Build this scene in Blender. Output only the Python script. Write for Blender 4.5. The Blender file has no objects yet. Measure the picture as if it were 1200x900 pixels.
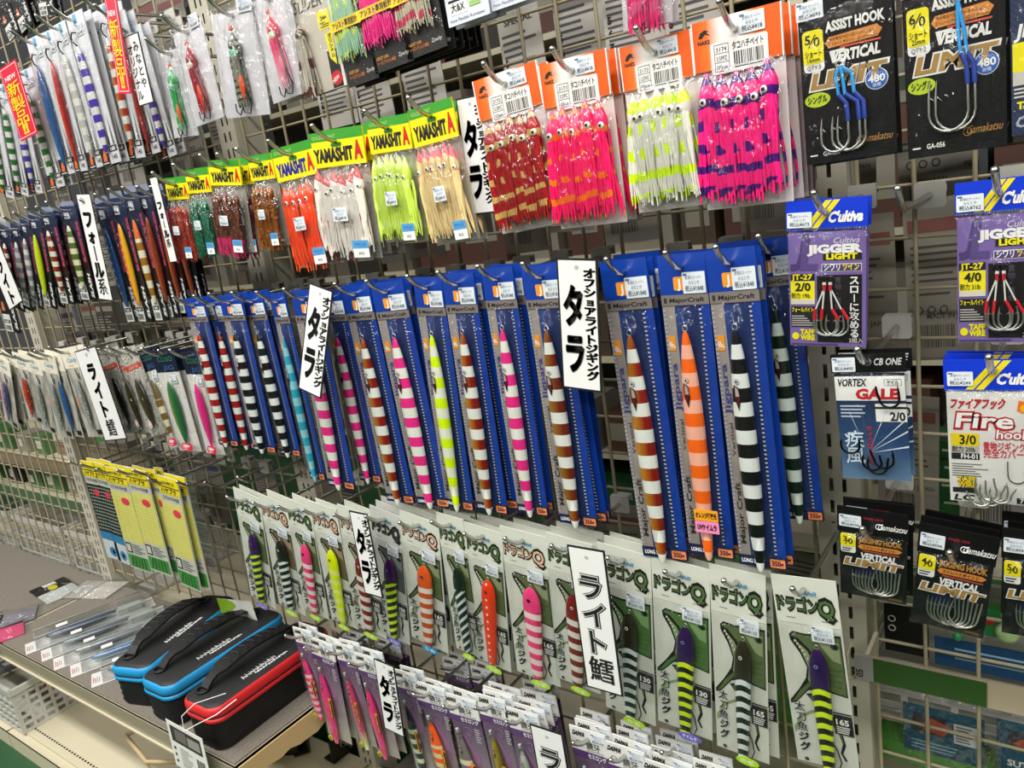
import bpy, math, random
from mathutils import Vector, Matrix

# ------------------------------------------------------------------ camera, world, light, exposure
SC = bpy.context.scene
COL = SC.collection
YAW, PIT, ROL, FPX = -0.6569465, 0.2375334, -0.1515934, 913.17     # solved from the grid wires, posts and shelf edge
CAM = Vector((0.0, -0.81, 1.08))
_f = Vector((math.sin(YAW) * math.cos(PIT), math.cos(YAW) * math.cos(PIT), -math.sin(PIT)))
_r0 = Vector((math.cos(YAW), -math.sin(YAW), 0.0))
_u0 = _r0.cross(_f)
_r = math.cos(ROL) * _r0 + math.sin(ROL) * _u0
_u = -math.sin(ROL) * _r0 + math.cos(ROL) * _u0
cam_data = bpy.data.cameras.new('camera')
cam_data.sensor_width = 36.0
cam_data.lens = FPX / 1200.0 * 36.0
cam_data.clip_start = 0.02
cam = bpy.data.objects.new('camera', cam_data)
cam.matrix_world = Matrix(((_r.x, _u.x, -_f.x, CAM.x), (_r.y, _u.y, -_f.y, CAM.y), (_r.z, _u.z, -_f.z, CAM.z), (0, 0, 0, 1)))
COL.objects.link(cam)
SC.camera = cam

world = bpy.data.worlds.new('shop_interior')
world.use_nodes = True
world.node_tree.nodes['Background'].inputs[0].default_value = (0.95, 0.97, 1.0, 1)
world.node_tree.nodes['Background'].inputs[1].default_value = 0.07
SC.world = world
SC.view_settings.view_transform = 'Standard'
SC.view_settings.look = 'None'
SC.view_settings.gamma = 1.0
SC.view_settings.use_curve_mapping = False
SC.view_settings.exposure = 0.0
try:
    SC.cycles.transparent_max_bounces = 24
    SC.cycles.max_bounces = 7
    SC.cycles.caustics_reflective = False
    SC.cycles.caustics_refractive = False
except Exception:
    pass

def area(x, y, z, sx, sy, e):
    l = bpy.data.lights.new('ceiling_lamp_light', 'AREA')
    l.shape = 'RECTANGLE'; l.size = sx; l.size_y = sy; l.energy = e; l.color = (1.0, 0.98, 0.94)
    o = bpy.data.objects.new('ceiling_lamp_light', l); o.location = (x, y, z); COL.objects.link(o)
    return o
LAMP_SPOTS = [(-3.0, -1.1), (-1.55, -1.1), (-0.1, -1.1), (1.35, -1.1), (-3.0, -2.6), (-1.55, -2.6), (-0.1, -2.6), (1.35, -2.6), (-1.4, 1.0)]
for lx, ly in LAMP_SPOTS:
    area(lx, ly, 2.49, 1.15, 0.26, 27.0 if -2 < ly < 0 else (30.0 if ly < 0 else 5.0))

# ------------------------------------------------------------------ pixel -> place (distance from the plane the thing hangs in)
def ray(px, py):
    return _f + ((px - 600.0) / FPX) * _r - ((py - 450.0) / FPX) * _u
def at(px, py, y):
    d = ray(px, py); t = (y - CAM.y) / d.y
    return CAM + d * t
def onz(px, py, z):
    d = ray(px, py); t = (z - CAM.z) / d.z
    return CAM + d * t

# ------------------------------------------------------------------ materials
def lin(c):
    if isinstance(c, str):
        c = c.lstrip('#'); c = tuple(int(c[i:i + 2], 16) / 255.0 for i in (0, 2, 4))
    return tuple(((v / 12.92) if v <= 0.04045 else ((v + 0.055) / 1.055) ** 2.4) for v in c)
_mats = {}
def mat(col, rough=0.5, metal=0.0, spec=0.5, coat=0.0, bump=None, alpha=1.0, emit=0.0):
    key = (col, rough, metal, spec, coat, bump, alpha, emit)
    if key in _mats: return _mats[key]
    m = bpy.data.materials.new('paint_' + (col if isinstance(col, str) else 'x').strip('#')); m.use_nodes = True
    b = m.node_tree.nodes['Principled BSDF']
    c = lin(col)
    b.inputs['Base Color'].default_value = (*c, 1)
    b.inputs['Roughness'].default_value = rough
    b.inputs['Metallic'].default_value = metal
    b.inputs['Specular IOR Level'].default_value = spec
    b.inputs['Coat Weight'].default_value = coat
    b.inputs['Alpha'].default_value = alpha
    if emit:
        b.inputs['Emission Color'].default_value = (*c, 1); b.inputs['Emission Strength'].default_value = emit
    if bump:
        g = G(m); g.bump(g.noise(bump[0]), bump[1])
    _mats[key] = m
    return m

class G:
    """small node helper"""
    def __init__(s, m):
        s.m = m; s.t = m.node_tree; s.b = s.t.nodes.get('Principled BSDF'); s.oc = None
    def n(s, k): return s.t.nodes.new(k)
    def obj(s):
        if s.oc is None: s.oc = s.n('ShaderNodeTexCoord').outputs['Object']
        return s.oc
    def math(s, op, a, b=0.0, clamp=False):
        n = s.n('ShaderNodeMath'); n.operation = op; n.use_clamp = clamp
        for i, v in enumerate((a, b)):
            if isinstance(v, (int, float)): n.inputs[i].default_value = v
            else: s.t.links.new(v, n.inputs[i])
        return n.outputs[0]
    def dot(s, k, off=0.0):
        n = s.n('ShaderNodeVectorMath'); n.operation = 'DOT_PRODUCT'; n.inputs[1].default_value = k
        s.t.links.new(s.obj(), n.inputs[0])
        return s.math('ADD', n.outputs['Value'], off)
    def fract(s, v): return s.math('FRACT', v)
    def gt(s, v, t): return s.math('GREATER_THAN', v, t)
    def noise(s, scale, detail=3.0, stretch=None):
        n = s.n('ShaderNodeTexNoise'); n.inputs['Scale'].default_value = scale; n.inputs['Detail'].default_value = detail
        src = s.obj()
        if stretch:
            mp = s.n('ShaderNodeMapping'); mp.inputs['Scale'].default_value = stretch
            s.t.links.new(src, mp.inputs['Vector']); src = mp.outputs[0]
        s.t.links.new(src, n.inputs['Vector'])
        return n.outputs['Fac']
    def ramp(s, v, stops, interp='CONSTANT'):
        n = s.n('ShaderNodeValToRGB'); r = n.color_ramp; r.interpolation = interp
        while len(r.elements) < len(stops): r.elements.new(0.5)
        for e, (p, c) in zip(r.elements, stops):
            e.position = p; e.color = (*lin(c), 1)
        s.t.links.new(v, n.inputs[0])
        return n.outputs[0]
    def mix(s, f, a, b):
        n = s.n('ShaderNodeMix'); n.data_type = 'RGBA'
        for i, v in ((0, f), (6, a), (7, b)):
            if isinstance(v, (int, float)): n.inputs[i].default_value = v
            elif isinstance(v, str): n.inputs[i].default_value = (*lin(v), 1)
            else: s.t.links.new(v, n.inputs[i])
        return n.outputs[2]
    def color(s, c): s.t.links.new(c, s.b.inputs['Base Color'])
    def bump(s, h, strength=0.3, dist=0.001):
        n = s.n('ShaderNodeBump'); n.inputs['Strength'].default_value = strength; n.inputs['Distance'].default_value = dist
        s.t.links.new(h, n.inputs['Height']); s.t.links.new(n.outputs[0], s.b.inputs['Normal'])

def pmat(name, rough=0.3, metal=0.0, coat=0.0):
    m = bpy.data.materials.new(name); m.use_nodes = True
    b = m.node_tree.nodes['Principled BSDF']
    b.inputs['Roughness'].default_value = rough; b.inputs['Metallic'].default_value = metal; b.inputs['Coat Weight'].default_value = coat
    return m, G(m)

def make_film(name, base=0.018, fres=0.22, rough=0.10, tint=(0.97, 0.975, 0.975), bscale=58.0, bstr=1.0, bdist=0.012):
    m = bpy.data.materials.new(name); m.use_nodes = True
    t = m.node_tree; t.nodes.clear()
    out = t.nodes.new('ShaderNodeOutputMaterial'); mx = t.nodes.new('ShaderNodeMixShader')
    tr = t.nodes.new('ShaderNodeBsdfTransparent'); gl = t.nodes.new('ShaderNodeBsdfGlossy')
    fr = t.nodes.new('ShaderNodeFresnel'); fr.inputs['IOR'].default_value = 1.45
    g = G(m); nz = g.noise(bscale, 3.0, (1.0, 1.0, 0.45))
    bp = t.nodes.new('ShaderNodeBump'); bp.inputs['Strength'].default_value = bstr; bp.inputs['Distance'].default_value = bdist
    t.links.new(nz, bp.inputs['Height'])
    t.links.new(bp.outputs[0], gl.inputs['Normal']); t.links.new(bp.outputs[0], fr.inputs['Normal'])
    tr.inputs[0].default_value = (*tint, 1); gl.inputs['Roughness'].default_value = rough; gl.inputs['Color'].default_value = (1, 1, 1, 1)
    f = g.math('ADD', g.math('MULTIPLY', fr.outputs[0], fres), base, True)
    t.links.new(f, mx.inputs[0]); t.links.new(tr.outputs[0], mx.inputs[1]); t.links.new(gl.outputs[0], mx.inputs[2])
    t.links.new(mx.outputs[0], out.inputs[0])
    return m
FILM = make_film('clear_bag_film')
FILM_HEAVY = make_film('crinkled_clear_film', 0.045, 0.30, 0.13, (0.97, 0.975, 0.98), 60.0, 1.0, 0.016)
BOXCLEAR = make_film('clear_box_plastic', 0.10, 0.45, 0.12, (0.93, 0.95, 0.95), 30.0, 0.5, 0.004)
CLEAR = make_film('clear_rigid_plastic', 0.05, 0.4, 0.05, (0.95, 0.96, 0.96), 12.0, 0.1)

WHITE = mat('#eeeeea', 0.45); PAPER = mat('#e4e4de', 0.6); BLACK = mat('#080809', 0.5, 0.0, 0.3); INK = mat('#101012', 0.6)
GREYP = mat('#9a9a96', 0.5); CHROME = mat('#c9c8c4', 0.22, 1.0); STEEL = mat('#d8d8d2', 0.34, 1.0); DKSTEEL = mat('#3a3a3c', 0.3, 1.0)
CREAM = mat('#cfc6ab', 0.5); POSTM = mat('#bdb8a6', 0.45); WIRE = mat('#a2987c', 0.4)
YEL = mat('#f5e616', 0.4); ORG = mat('#f0661a', 0.4); RED = mat('#d21f26', 0.4); CYAN = mat('#2a8fc4', 0.5)
STK = mat('#dfe6ea', 0.5); STKINK = mat('#5d6f8f', 0.6); LIME = mat('#a5cf1e', 0.35); PURP = mat('#6b62b8', 0.35); TAGB = mat('#1d87b5', 0.35)
GREY3 = mat('#56565a', 0.5); BLU = mat('#103c9c', 0.32, 0.0, 0.5, 0.3); GOLD = mat('#c79a4a', 0.4)

# ------------------------------------------------------------------ mesh builder (card coordinates: x right, z up, front faces -y)
_txt = {}
def text_geo(s, bold):
    k = (s, bold)
    if k in _txt: return _txt[k]
    c = bpy.data.curves.new('t', 'FONT'); c.body = s; c.resolution_u = 2; c.offset = bold
    o = bpy.data.objects.new('t', c); COL.objects.link(o)
    dg = bpy.context.evaluated_depsgraph_get()
    me = bpy.data.meshes.new_from_object(o.evaluated_get(dg))
    v = [(p.co.x, p.co.y) for p in me.vertices]; f = [tuple(p.vertices) for p in me.polygons]
    bpy.data.objects.remove(o); bpy.data.meshes.remove(me); bpy.data.curves.remove(c)
    if v:
        x0 = min(a for a, b in v); x1 = max(a for a, b in v); y0 = min(b for a, b in v); y1 = max(b for a, b in v)
    else: x0 = x1 = y0 = y1 = 0.0
    _txt[k] = (v, f, x0, x1, y0, y1)
    return _txt[k]

class MB:
    def __init__(s): s.v = []; s.f = []; s.fm = []; s.mats = []; s.sm = []
    def mi(s, m):
        if m not in s.mats: s.mats.append(m)
        return s.mats.index(m)
    def add(s, vs, fs, m, smooth=False):
        o = len(s.v); s.v += [tuple(p) for p in vs]; k = s.mi(m)
        for f in fs: s.f.append(tuple(i + o for i in f)); s.fm.append(k); s.sm.append(smooth)
    def box(s, x0, y0, z0, x1, y1, z1, m):
        s.add([(x, y, z) for z in (z0, z1) for y in (y0, y1) for x in (x0, x1)],
              [(0, 2, 3, 1), (4, 5, 7, 6), (0, 1, 5, 4), (2, 6, 7, 3), (0, 4, 6, 2), (1, 3, 7, 5)], m)
    def poly(s, pts, y, m):
        a = sum(pts[i][0] * pts[(i + 1) % len(pts)][1] - pts[(i + 1) % len(pts)][0] * pts[i][1] for i in range(len(pts)))
        if a < 0: pts = pts[::-1]
        s.add([(x, y, z) for x, z in pts], [tuple(range(len(pts)))], m)
    def quad(s, x0, z0, x1, z1, y, m): s.poly([(x0, z0), (x1, z0), (x1, z1), (x0, z1)], y, m)
    def prism(s, pts, y0, y1, m, side=None):
        a = sum(pts[i][0] * pts[(i + 1) % len(pts)][1] - pts[(i + 1) % len(pts)][0] * pts[i][1] for i in range(len(pts)))
        if a < 0: pts = pts[::-1]
        n = len(pts)
        s.add([(x, y0, z) for x, z in pts], [tuple(range(n))], m)
        s.add([(x, y1, z) for x, z in pts], [tuple(range(n - 1, -1, -1))], m)
        vs = [(x, y0, z) for x, z in pts] + [(x, y1, z) for x, z in pts]
        s.add(vs, [(i, i + n, (i + 1) % n + n, (i + 1) % n) for i in range(n)], side or m)
    def ell(s, cx, cz, rx, rz, y, m, n=16, rot=0.0):
        c, q = math.cos(rot), math.sin(rot)
        s.poly([(cx + rx * math.cos(t) * c - rz * math.sin(t) * q, cz + rx * math.cos(t) * q + rz * math.sin(t) * c) for t in [2 * math.pi * i / n for i in range(n)]], y, m)
    def text(s, t, x, z, h, m, y=-0.0012, al='l', bold=0.0, sx=1.0, shear=0.0, rot=0.0, w=None):
        v, f, x0, x1, y0, y1 = text_geo(t, bold)
        if not v: return
        k = h / 0.72; kx = k * sx
        if w: kx = w / max(1e-6, (x1 - x0))
        tw = (x1 - x0) * kx
        ox = {'l': 0.0, 'c': -tw / 2, 'r': -tw}[al]
        c, q = math.cos(rot), math.sin(rot)
        out = []
        for a, b in v:
            px = (a - x0) * kx + ox + b * k * shear; pz = b * k
            out.append((x + px * c - pz * q, y, z + px * q + pz * c))
        s.add(out, f, m)
    def vtext(s, t, x, z, h, m, y=-0.0012, bold=0.02, pitch=1.12, sx=1.0, tilt=0.0, fat=0.0):
        """stacked Japanese: x is the column's middle, z the top"""
        for i, ch in enumerate(t):
            zt = z - i * h * pitch
            if ch == 'ー':
                s.quad(x - h * 0.06, zt - h * 0.95, x + h * 0.06, zt - h * 0.05, y, m); continue
            v, f, x0, x1, y0, y1 = text_geo(ch, bold if ord(ch) < 0x4e00 else min(bold, 0.010))
            if not v: continue
            k = h / 0.92; cx = (x0 + x1) / 2; small = 0.82 if ch in 'ォョャュッ' else 1.0
            for ox, oz in (((0, 0),) if not fat or ord(ch) >= 0x4e00 else ((fat, 0), (-fat, 0), (0, fat * .7), (0, -fat * .7))):
                s.add([(x + (a - cx) * k * sx * small + (b - 0.38) * k * tilt + ox * h * sx, y, zt - h * 0.5 + (b - 0.38) * k * small + oz * h) for a, b in v], f, m)
    def lines(s, x0, z0, x1, z1, n, y, m, seed=1, fill=0.45):
        r = random.Random(seed); dz = (z1 - z0) / n
        for i in range(n):
            e = x0 + (x1 - x0) * r.uniform(0.55, 1.0)
            s.quad(x0, z0 + i * dz + dz * (1 - fill) / 2, e, z0 + i * dz + dz * (1 + fill) / 2, y, m)
    def barcode(s, x0, z0, x1, z1, y, m, seed=3):
        r = random.Random(seed); x = x0
        while x < x1:
            w = r.choice((0.6, 1.0, 1.5)) * (x1 - x0) / 34
            s.quad(x, z0, min(x + w, x1), z1, y, m); x += w + r.choice((0.7, 1.1, 1.6)) * (x1 - x0) / 34
    def tube(s, pts, r, m, n=6, cap=True, rad=None):
        P = [Vector(p) for p in pts]; rings = []
        up = None
        for i, p in enumerate(P):
            d = (P[min(i + 1, len(P) - 1)] - P[max(i - 1, 0)])
            d = d.normalized() if d.length > 1e-9 else Vector((0, 0, 1))
            if up is None:
                up = d.cross(Vector((0, 0, 1)) if abs(d.z) < 0.9 else Vector((1, 0, 0))).normalized()
            else:
                up = (up - d * up.dot(d)).normalized()
            w = d.cross(up); rr = rad[i] if rad else r
            rings.append([p + (up * math.cos(2 * math.pi * k / n) + w * math.sin(2 * math.pi * k / n)) * rr for k in range(n)])
        s.loft(rings, m, cap)
    def loft(s, rings, m, cap=True, smooth=True, mats=None):
        n = len(rings[0]); vs = [tuple(p) for r in rings for p in r]; L = len(rings)
        if mats is None:
            s.add(vs, [(i * n + k, i * n + (k + 1) % n, (i + 1) * n + (k + 1) % n, (i + 1) * n + k) for i in range(L - 1) for k in range(n)], m, smooth)
        else:
            for i in range(L - 1):
                s.add(list(rings[i]) + list(rings[i + 1]), [(k, (k + 1) % n, n + (k + 1) % n, n + k) for k in range(n)], mats[i], smooth)
        if cap:
            s.add(list(rings[0]), [tuple(range(n - 1, -1, -1))], m); s.add(list(rings[-1]), [tuple(range(n))], m)
    def torus(s, c, R, r, m, n=14, k=5, axis='y'):
        pts = []
        for i in range(n + 1):
            t = 2 * math.pi * i / n
            a, b = R * math.cos(t), R * math.sin(t)
            pts.append((c[0] + a, c[1], c[2] + b) if axis == 'y' else ((c[0], c[1] + a, c[2] + b) if axis == 'x' else (c[0] + a, c[1] + b, c[2])))
        s.tube(pts, r, m, k, False)
    def ball(s, c, r, m, n=8, k=5, sy=1.0):
        rings = []
        for i in range(k + 1):
            ph = -math.pi / 2 + math.pi * i / k
            rr = max(1e-5, r * math.cos(ph))
            rings.append([(c[0] + rr * math.cos(2 * math.pi * j / n), c[1] + sy * rr * math.sin(2 * math.pi * j / n), c[2] + r * math.sin(ph)) for j in range(n)])
        s.loft(rings, m, False)
    def mesh(s, name):
        me = bpy.data.meshes.new(name); me.from_pydata(s.v, [], s.f)
        for m in s.mats: me.materials.append(m)
        me.polygons.foreach_set('material_index', s.fm); me.polygons.foreach_set('use_smooth', s.sm)
        me.update()
        return me

def rr(x0, z0, x1, z1, r, n=3):
    out = []
    for cx, cz, a in ((x1 - r, z1 - r, 0), (x0 + r, z1 - r, 90), (x0 + r, z0 + r, 180), (x1 - r, z0 + r, 270)):
        for i in range(n + 1):
            t = math.radians(a + 90.0 * i / n); out.append((cx + r * math.cos(t), cz + r * math.sin(t)))
    return out

# ------------------------------------------------------------------ things and parts
def ob(name, mesh, parent=None, loc=None, rot=None, kind=None, label=None):
    o = bpy.data.objects.new(name, mesh); COL.objects.link(o)
    if parent is not None: o.parent = parent
    if loc is not None: o.location = loc
    if rot is not None: o.rotation_euler = rot
    if kind: o['kind'] = kind
    if label: o['label'] = label
    return o
def tag(o, label, cat, group=None):
    o['label'] = label; o['category'] = cat
    if group: o['group'] = group
    return o
def thing(name, label, cat, loc=(0, 0, 0), group=None):
    o = bpy.data.objects.new(name, None); o.empty_display_size = 0.02; COL.objects.link(o); o.location = loc
    return tag(o, label, cat, group)
def part(name, mesh, loc=(0, 0, 0), rot=(0, 0, 0), kids=(), label=None):
    return (name, mesh, loc, rot, kids, label)
def grow(tmpl, root):
    for name, me, loc, rot, kids, lb in tmpl:
        o = ob(name, me, root, loc, rot, None, lb)
        for kn, km, kl, kr, _, kb in kids: ob(kn, km, o, kl, kr, None, kb)

def frame(TL, TR, BL, top, W, H):
    """matrix that hangs a W x H card (origin at its hole, `top` below the upper edge) on three corners"""
    zv = TL - BL; h = zv.length; zv.normalize()
    xv = TR - TL; w = xv.length
    xv = (xv - zv * xv.dot(zv)).normalized()
    yv = zv.cross(xv)
    sx, sz = w / W, h / H
    org = TL + xv * (w / 2) - zv * (top * sz)
    M = Matrix(((xv.x * sx, yv.x, zv.x * sz, org.x), (xv.y * sx, yv.y, zv.y * sz, org.y), (xv.z * sx, yv.z, zv.z * sz, org.z), (0, 0, 0, 1)))
    return M

# ------------------------------------------------------------------ the setting: floor, uprights, wire grid, shelf, base
def st(o): o['kind'] = 'structure'; return o
m_floor, g = pmat('green_shop_floor', 0.35)
g.color(g.ramp(g.noise(6.0), [(0.3, '#214a2c'), (0.7, '#2a5636')], 'LINEAR'))
b = MB(); b.box(-6, -3.5, -0.02, 2.5, 3.0, 0.0, m_floor); st(ob('floor', b.mesh('floor')))
b = MB(); b.box(-6, 2.2, 0.0, 2.5, 2.25, 2.4, mat('#8b8577', 0.7)); st(ob('wall_back', b.mesh('wall_back')))

CELL = 0.0486
POSTS = [-2.011 - 0.9, -2.011, -1.1105, -0.2098, 0.69]
def slot_face(b, x0, x1, z0, z1, y, m, dark):
    """front sheet of an upright with two columns of punched slots, a dark sheet behind painting the shade of the channel"""
    xs = [x0, x0 + 0.0125, x0 + 0.0165, x1 - 0.0165, x1 - 0.0125, x1]
    pitch, sh = 0.025, 0.0145
    n = int((z1 - z0) / pitch)
    b.quad(xs[0], z0, xs[1], z1, y, m); b.quad(xs[2], z0, xs[3], z1, y, m); b.quad(xs[4], z0, xs[5], z1, y, m)
    for i in range(n):
        za = z0 + i * pitch
        for a, c in ((1, 2), (3, 4)): b.quad(xs[a], za + sh, xs[c], za + pitch, y, m)
    for a, c in ((1, 2), (3, 4)): b.quad(xs[a], z0, xs[c], z1, y + 0.012, dark)
SLOTSHADE = mat('#15140f', 0.9)  # near-black colour painting the shade inside slots and holes
for i, px in enumerate(POSTS):
    b = MB(); w = 0.021
    slot_face(b, px - w, px + w, 0.05, 1.9, -0.006, POSTM, SLOTSHADE)
    b.box(px - w - 0.0015, -0.006, 0.0, px - w, 0.045, 1.9, POSTM); b.box(px + w, -0.006, 0.0, px + w + 0.0015, 0.045, 1.9, POSTM)
    b.box(px - w, 0.044, 0.0, px + w, 0.046, 1.9, POSTM)
    o = st(ob('trim_%d' % (i + 1), b.mesh('upright')))

vw = MB(); vw.tube([(0, 0, 0.30), (0, 0, 1.86)], 0.0022, WIRE, 6); vwm = vw.mesh('vertical_wire')
hw = MB(); hw.tube([(0.028, 0, 0), (0.873, 0, 0)], 0.0019, WIRE, 6); hwm = hw.mesh('horizontal_wire')
names = ['wire grid panel at the far end of the aisle', 'wire grid panel above the shelf with the lure cases', 'wire grid panel behind the blue headed jig packs', 'wire grid panel behind the fishing hook packs']
for i in range(4):
    x0 = POSTS[i]
    t = thing('wire_grid_panel', names[i], 'wire grid', (x0, 0.004, 0.0))
    for k in range(18):
        ob('vertical_wire', vwm, t, (0.0285 + k * (0.843 / 17.0) if i < 3 else 0.0293 + k * CELL, 0, 0))
    for k in range(33):
        ob('horizontal_wire', hwm, t, (0, 0.0042, 0.302 + k * CELL + 0.0025))

# shelf that carries the cases
SH = 0.276
m_mat, g = pmat('grey_ribbed_shelf_liner', 0.85)
g.color(g.ramp(g.noise(160.0, 2.0, (1, 4, 1)), [(0.35, '#6d665c'), (0.7, '#8a8378')], 'LINEAR'))
t = thing('display_shelf', 'cream metal shelf with grey liner carrying the tackle cases', 'shelf', (-1.985, 0.0, SH))
b = MB(); b.box(0, -0.285, -0.008, 0.918, -0.004, -0.003, CREAM); b.box(0, -0.285, -0.038, 0.918, -0.281, -0.003, CREAM); b.box(0, -0.02, -0.03, 0.918, -0.004, -0.003, CREAM)
b.box(0.914, -0.285, -0.036, 0.918, -0.004, -0.003, CREAM); b.box(0, -0.285, -0.03, 0.004, -0.004, -0.003, CREAM)
ob('shelf_board', b.mesh('shelf_board'), t)
b = MB(); b.box(0.003, -0.280, -0.003, 0.912, -0.006, 0.0, m_mat); ob('liner', b.mesh('liner'), t)
b = MB(); b.box(-0.9, -0.2885, -0.032, 0.925, -0.2865, 0.001, mat('#9d937d', 0.3)); b.box(-0.9, -0.292, -0.034, 0.925, -0.286, -0.031, CREAM)
ob('price_rail', b.mesh('price_rail'), t)
b = MB()
for k in range(14): b.box(0.40 + k * 0.012, -0.2790, -0.030, 0.406 + k * 0.012, -0.2785, -0.012, SLOTSHADE)  # dark boxes paint the shade of open bracket slots
ob('bracket_slots', b.mesh('bracket_slots'), t)
b = MB(); r = random.Random(4)
top = [(0.0, 0.0), (0.27, 0.0)]; bot = []
for k in range(15): bot.append((0.27 - k * 0.0193, -0.030 - r.uniform(0, 0.012)))
b.prism([(x, z) for x, z in top + bot], -0.0015, 0.0015, mat('#c9ae7c', 0.8))
ob('torn_card_edge', b.mesh('torn_card_edge'), t, (0.9215, -0.283, -0.004), (0, 0, math.pi / 2))
t2 = thing('display_shelf', 'cream metal shelf left of the upright under loose lure packs', 'shelf', (-2.9, 0.0, SH))
b = MB(); b.box(0, -0.285, -0.008, 0.905, -0.004, -0.003, CREAM); b.box(0, -0.285, -0.038, 0.905, -0.281, -0.003, CREAM); ob('shelf_board', b.mesh('shelf_board'), t2)
b = MB(); b.box(0.003, -0.280, -0.003, 0.90, -0.006, 0.0, m_mat); ob('liner', b.mesh('liner'), t2)

# base decks
for i, lb in ((0, 'cream base deck at the far end beside the basket'), (1, 'cream base deck below the shelf with the basket'), (2, 'cream base deck with dark brackets under the small jig packs'), (3, 'cream base deck under the hook packs')):
    t = thing('base_deck', lb, 'shelf', (POSTS[i], 0, 0.0))
    b = MB(); b.box(0.003, -0.295, 0.046, 0.897, 0.0, 0.05, CREAM); ob('deck_board', b.mesh('deck_board'), t)
    b = MB(); b.box(0.003, -0.312, 0.0, 0.897, -0.306, 0.045, CREAM)
    b.prism([(0.003, 0), (0.897, 0), (0.897, 0.013), (0.003, 0.013)], -0.306, -0.295, CREAM)
    b.box(0.003, -0.312, 0.040, 0.897, -0.295, 0.0455, CREAM)
    ob('kick_plate', b.mesh('kick_plate'), t)
    b = MB()
    for k in range(72): b.box(0.02 + k * 0.012, -0.279, 0.0495, 0.0265 + k * 0.012, -0.275, 0.0503, SLOTSHADE)  # solid dark bars stand for the shade in punched holes
    ob('perforations', b.mesh('perforations'), t)

# ------------------------------------------------------------------ lures
def jig_mesh(name, L, W, T, m, prof, nose=None, n=10):
    b = MB(); rings = []
    for u, w in prof:
        z = -u * L
        rings.append([(W / 2 * w * math.cos(2 * math.pi * k / n), T / 2 * (0.35 + 0.65 * w) * w ** 0.3 * math.sin(2 * math.pi * k / n), z) for k in range(n)])
    b.loft(rings, m, True)
    return b.mesh(name)
LONGP = [(0, .10), (.015, .28), (.05, .45), (.1, .62), (.18, .80), (.28, .93), (.4, 1.0), (.55, .98), (.7, .88), (.82, .74), (.92, .56), (.98, .38), (1, .2)]
DRAGP = [(0, .15), (.02, .42), (.06, .72), (.12, .95), (.2, 1.0), (.35, .95), (.55, .86), (.75, .76), (.9, .66), (.98, .58), (1, .45)]
LEAFP = [(0, .08), (.03, .3), (.1, .58), (.2, .82), (.35, 1.0), (.5, 1.0), (.65, .86), (.8, .6), (.92, .34), (1, .12)]
def eye_mesh(cx, cz, r, T, ringc, long_mark=True):
    b = MB()
    q = r * (.8 if long_mark else 1.0); b.ell(cx, cz, q * 1.15, q * 1.15, -T - 0.0002, INK, 12); b.ell(cx, cz, q, q, -T - 0.0004, ringc, 12); b.ell(cx, cz, q * 0.55, q * 0.55, -T - 0.0006, INK, 10)
    if long_mark:
        b.poly([(cx - r * 1.3, cz - r), (cx + r * .6, cz - r * 2), (cx + r * 1.1, cz - r * 6), (cx, cz - r * 10), (cx - r * 1.2, cz - r * 6)], -T - 0.0002, INK)
        b.poly([(cx - r * .75, cz - r * 1.6), (cx + r * .3, cz - r * 2.4), (cx + r * .7, cz - r * 5), (cx - r * .8, cz - r * 5)], -T - 0.0004, mat('#b9a4a6', 0.3)); b.poly([(cx - r * .8, cz - r * 5), (cx + r * .7, cz - r * 5), (cx, cz - r * 9)], -T - 0.0004, mat('#5a1018', 0.3))
    return b.mesh('eye')
def ring_mesh(R, wire=True):
    b = MB(); b.torus((0, 0, 0.0), R, R * 0.22, STEEL, 12, 5)
    if wire: b.tube([(0, 0, R), (-R * .3, 0, R * 3.2), (-R * .5, 0.0, R * 4.6)], R * 0.12, STEEL, 4)
    return b.mesh('ring')

def bands(name, a, c, period, slant=0.0, phase=0.0, duty=0.5, foil=False, head=None, x2=None, rough=0.28, curve=0.0):
    """bands of colours a and c down the length (object z), slanted by `slant`; head=(length, colour) overrides the top end"""
    m, g = pmat(name, rough, 0.0, 0.25)
    v = g.dot((slant / period, 0, 1.0 / period), phase)
    if curve:
        q = g.dot((1, 0, 0)); v = g.math('ADD', v, g.math('MULTIPLY', g.math('MULTIPLY', q, q), curve / period))
    f = g.gt(g.fract(v), duty)
    ca = a
    if foil:
        ca = g.ramp(g.math('ADD', g.math('MULTIPLY', g.dot((1, 0, 0)), 48.0), 0.5), [(0.15, foil[0]), (0.75, foil[1])], 'LINEAR')
        ca = g.mix(g.math('MULTIPLY', g.gt(g.fract(g.dot((0, 0, 420.0))), 0.6), 0.35), ca, '#3a1505')
    elif x2:
        ca = g.mix(g.gt(g.dot((1, 0, 0)), x2[0]), a, x2[1])
    col = g.mix(f, ca, c)
    if head: col = g.mix(g.gt(g.dot((0, 0, 1)), -head[0]), col, head[1])
    g.color(col)
    return m
def grad(name, stops, axis=(1, 0, 0), scale=50.0, off=0.5, rough=0.25, metal=0.0, spots=None, speckle=None):
    m, g = pmat(name, rough, metal, 0.6)
    col = g.ramp(g.dot(tuple(k * scale for k in axis), off), stops, 'LINEAR')
    if spots:   # (period, radius, colour, x centre)
        a = g.math('SUBTRACT', g.fract(g.dot((0, 0, 1 / spots[0]))), 0.5); bq = g.math('DIVIDE', g.dot((1, 0, 0), -spots[3]), spots[0])
        r2 = g.math('ADD', g.math('MULTIPLY', a, a), g.math('MULTIPLY', bq, bq))
        col = g.mix(g.math('LESS_THAN', r2, spots[1] ** 2), col, spots[2])
    if speckle:
        n = g.noise(speckle[0], 2.0); col = g.mix(g.gt(n, speckle[1]), col, speckle[2])
    g.color(col)
    return m
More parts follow.
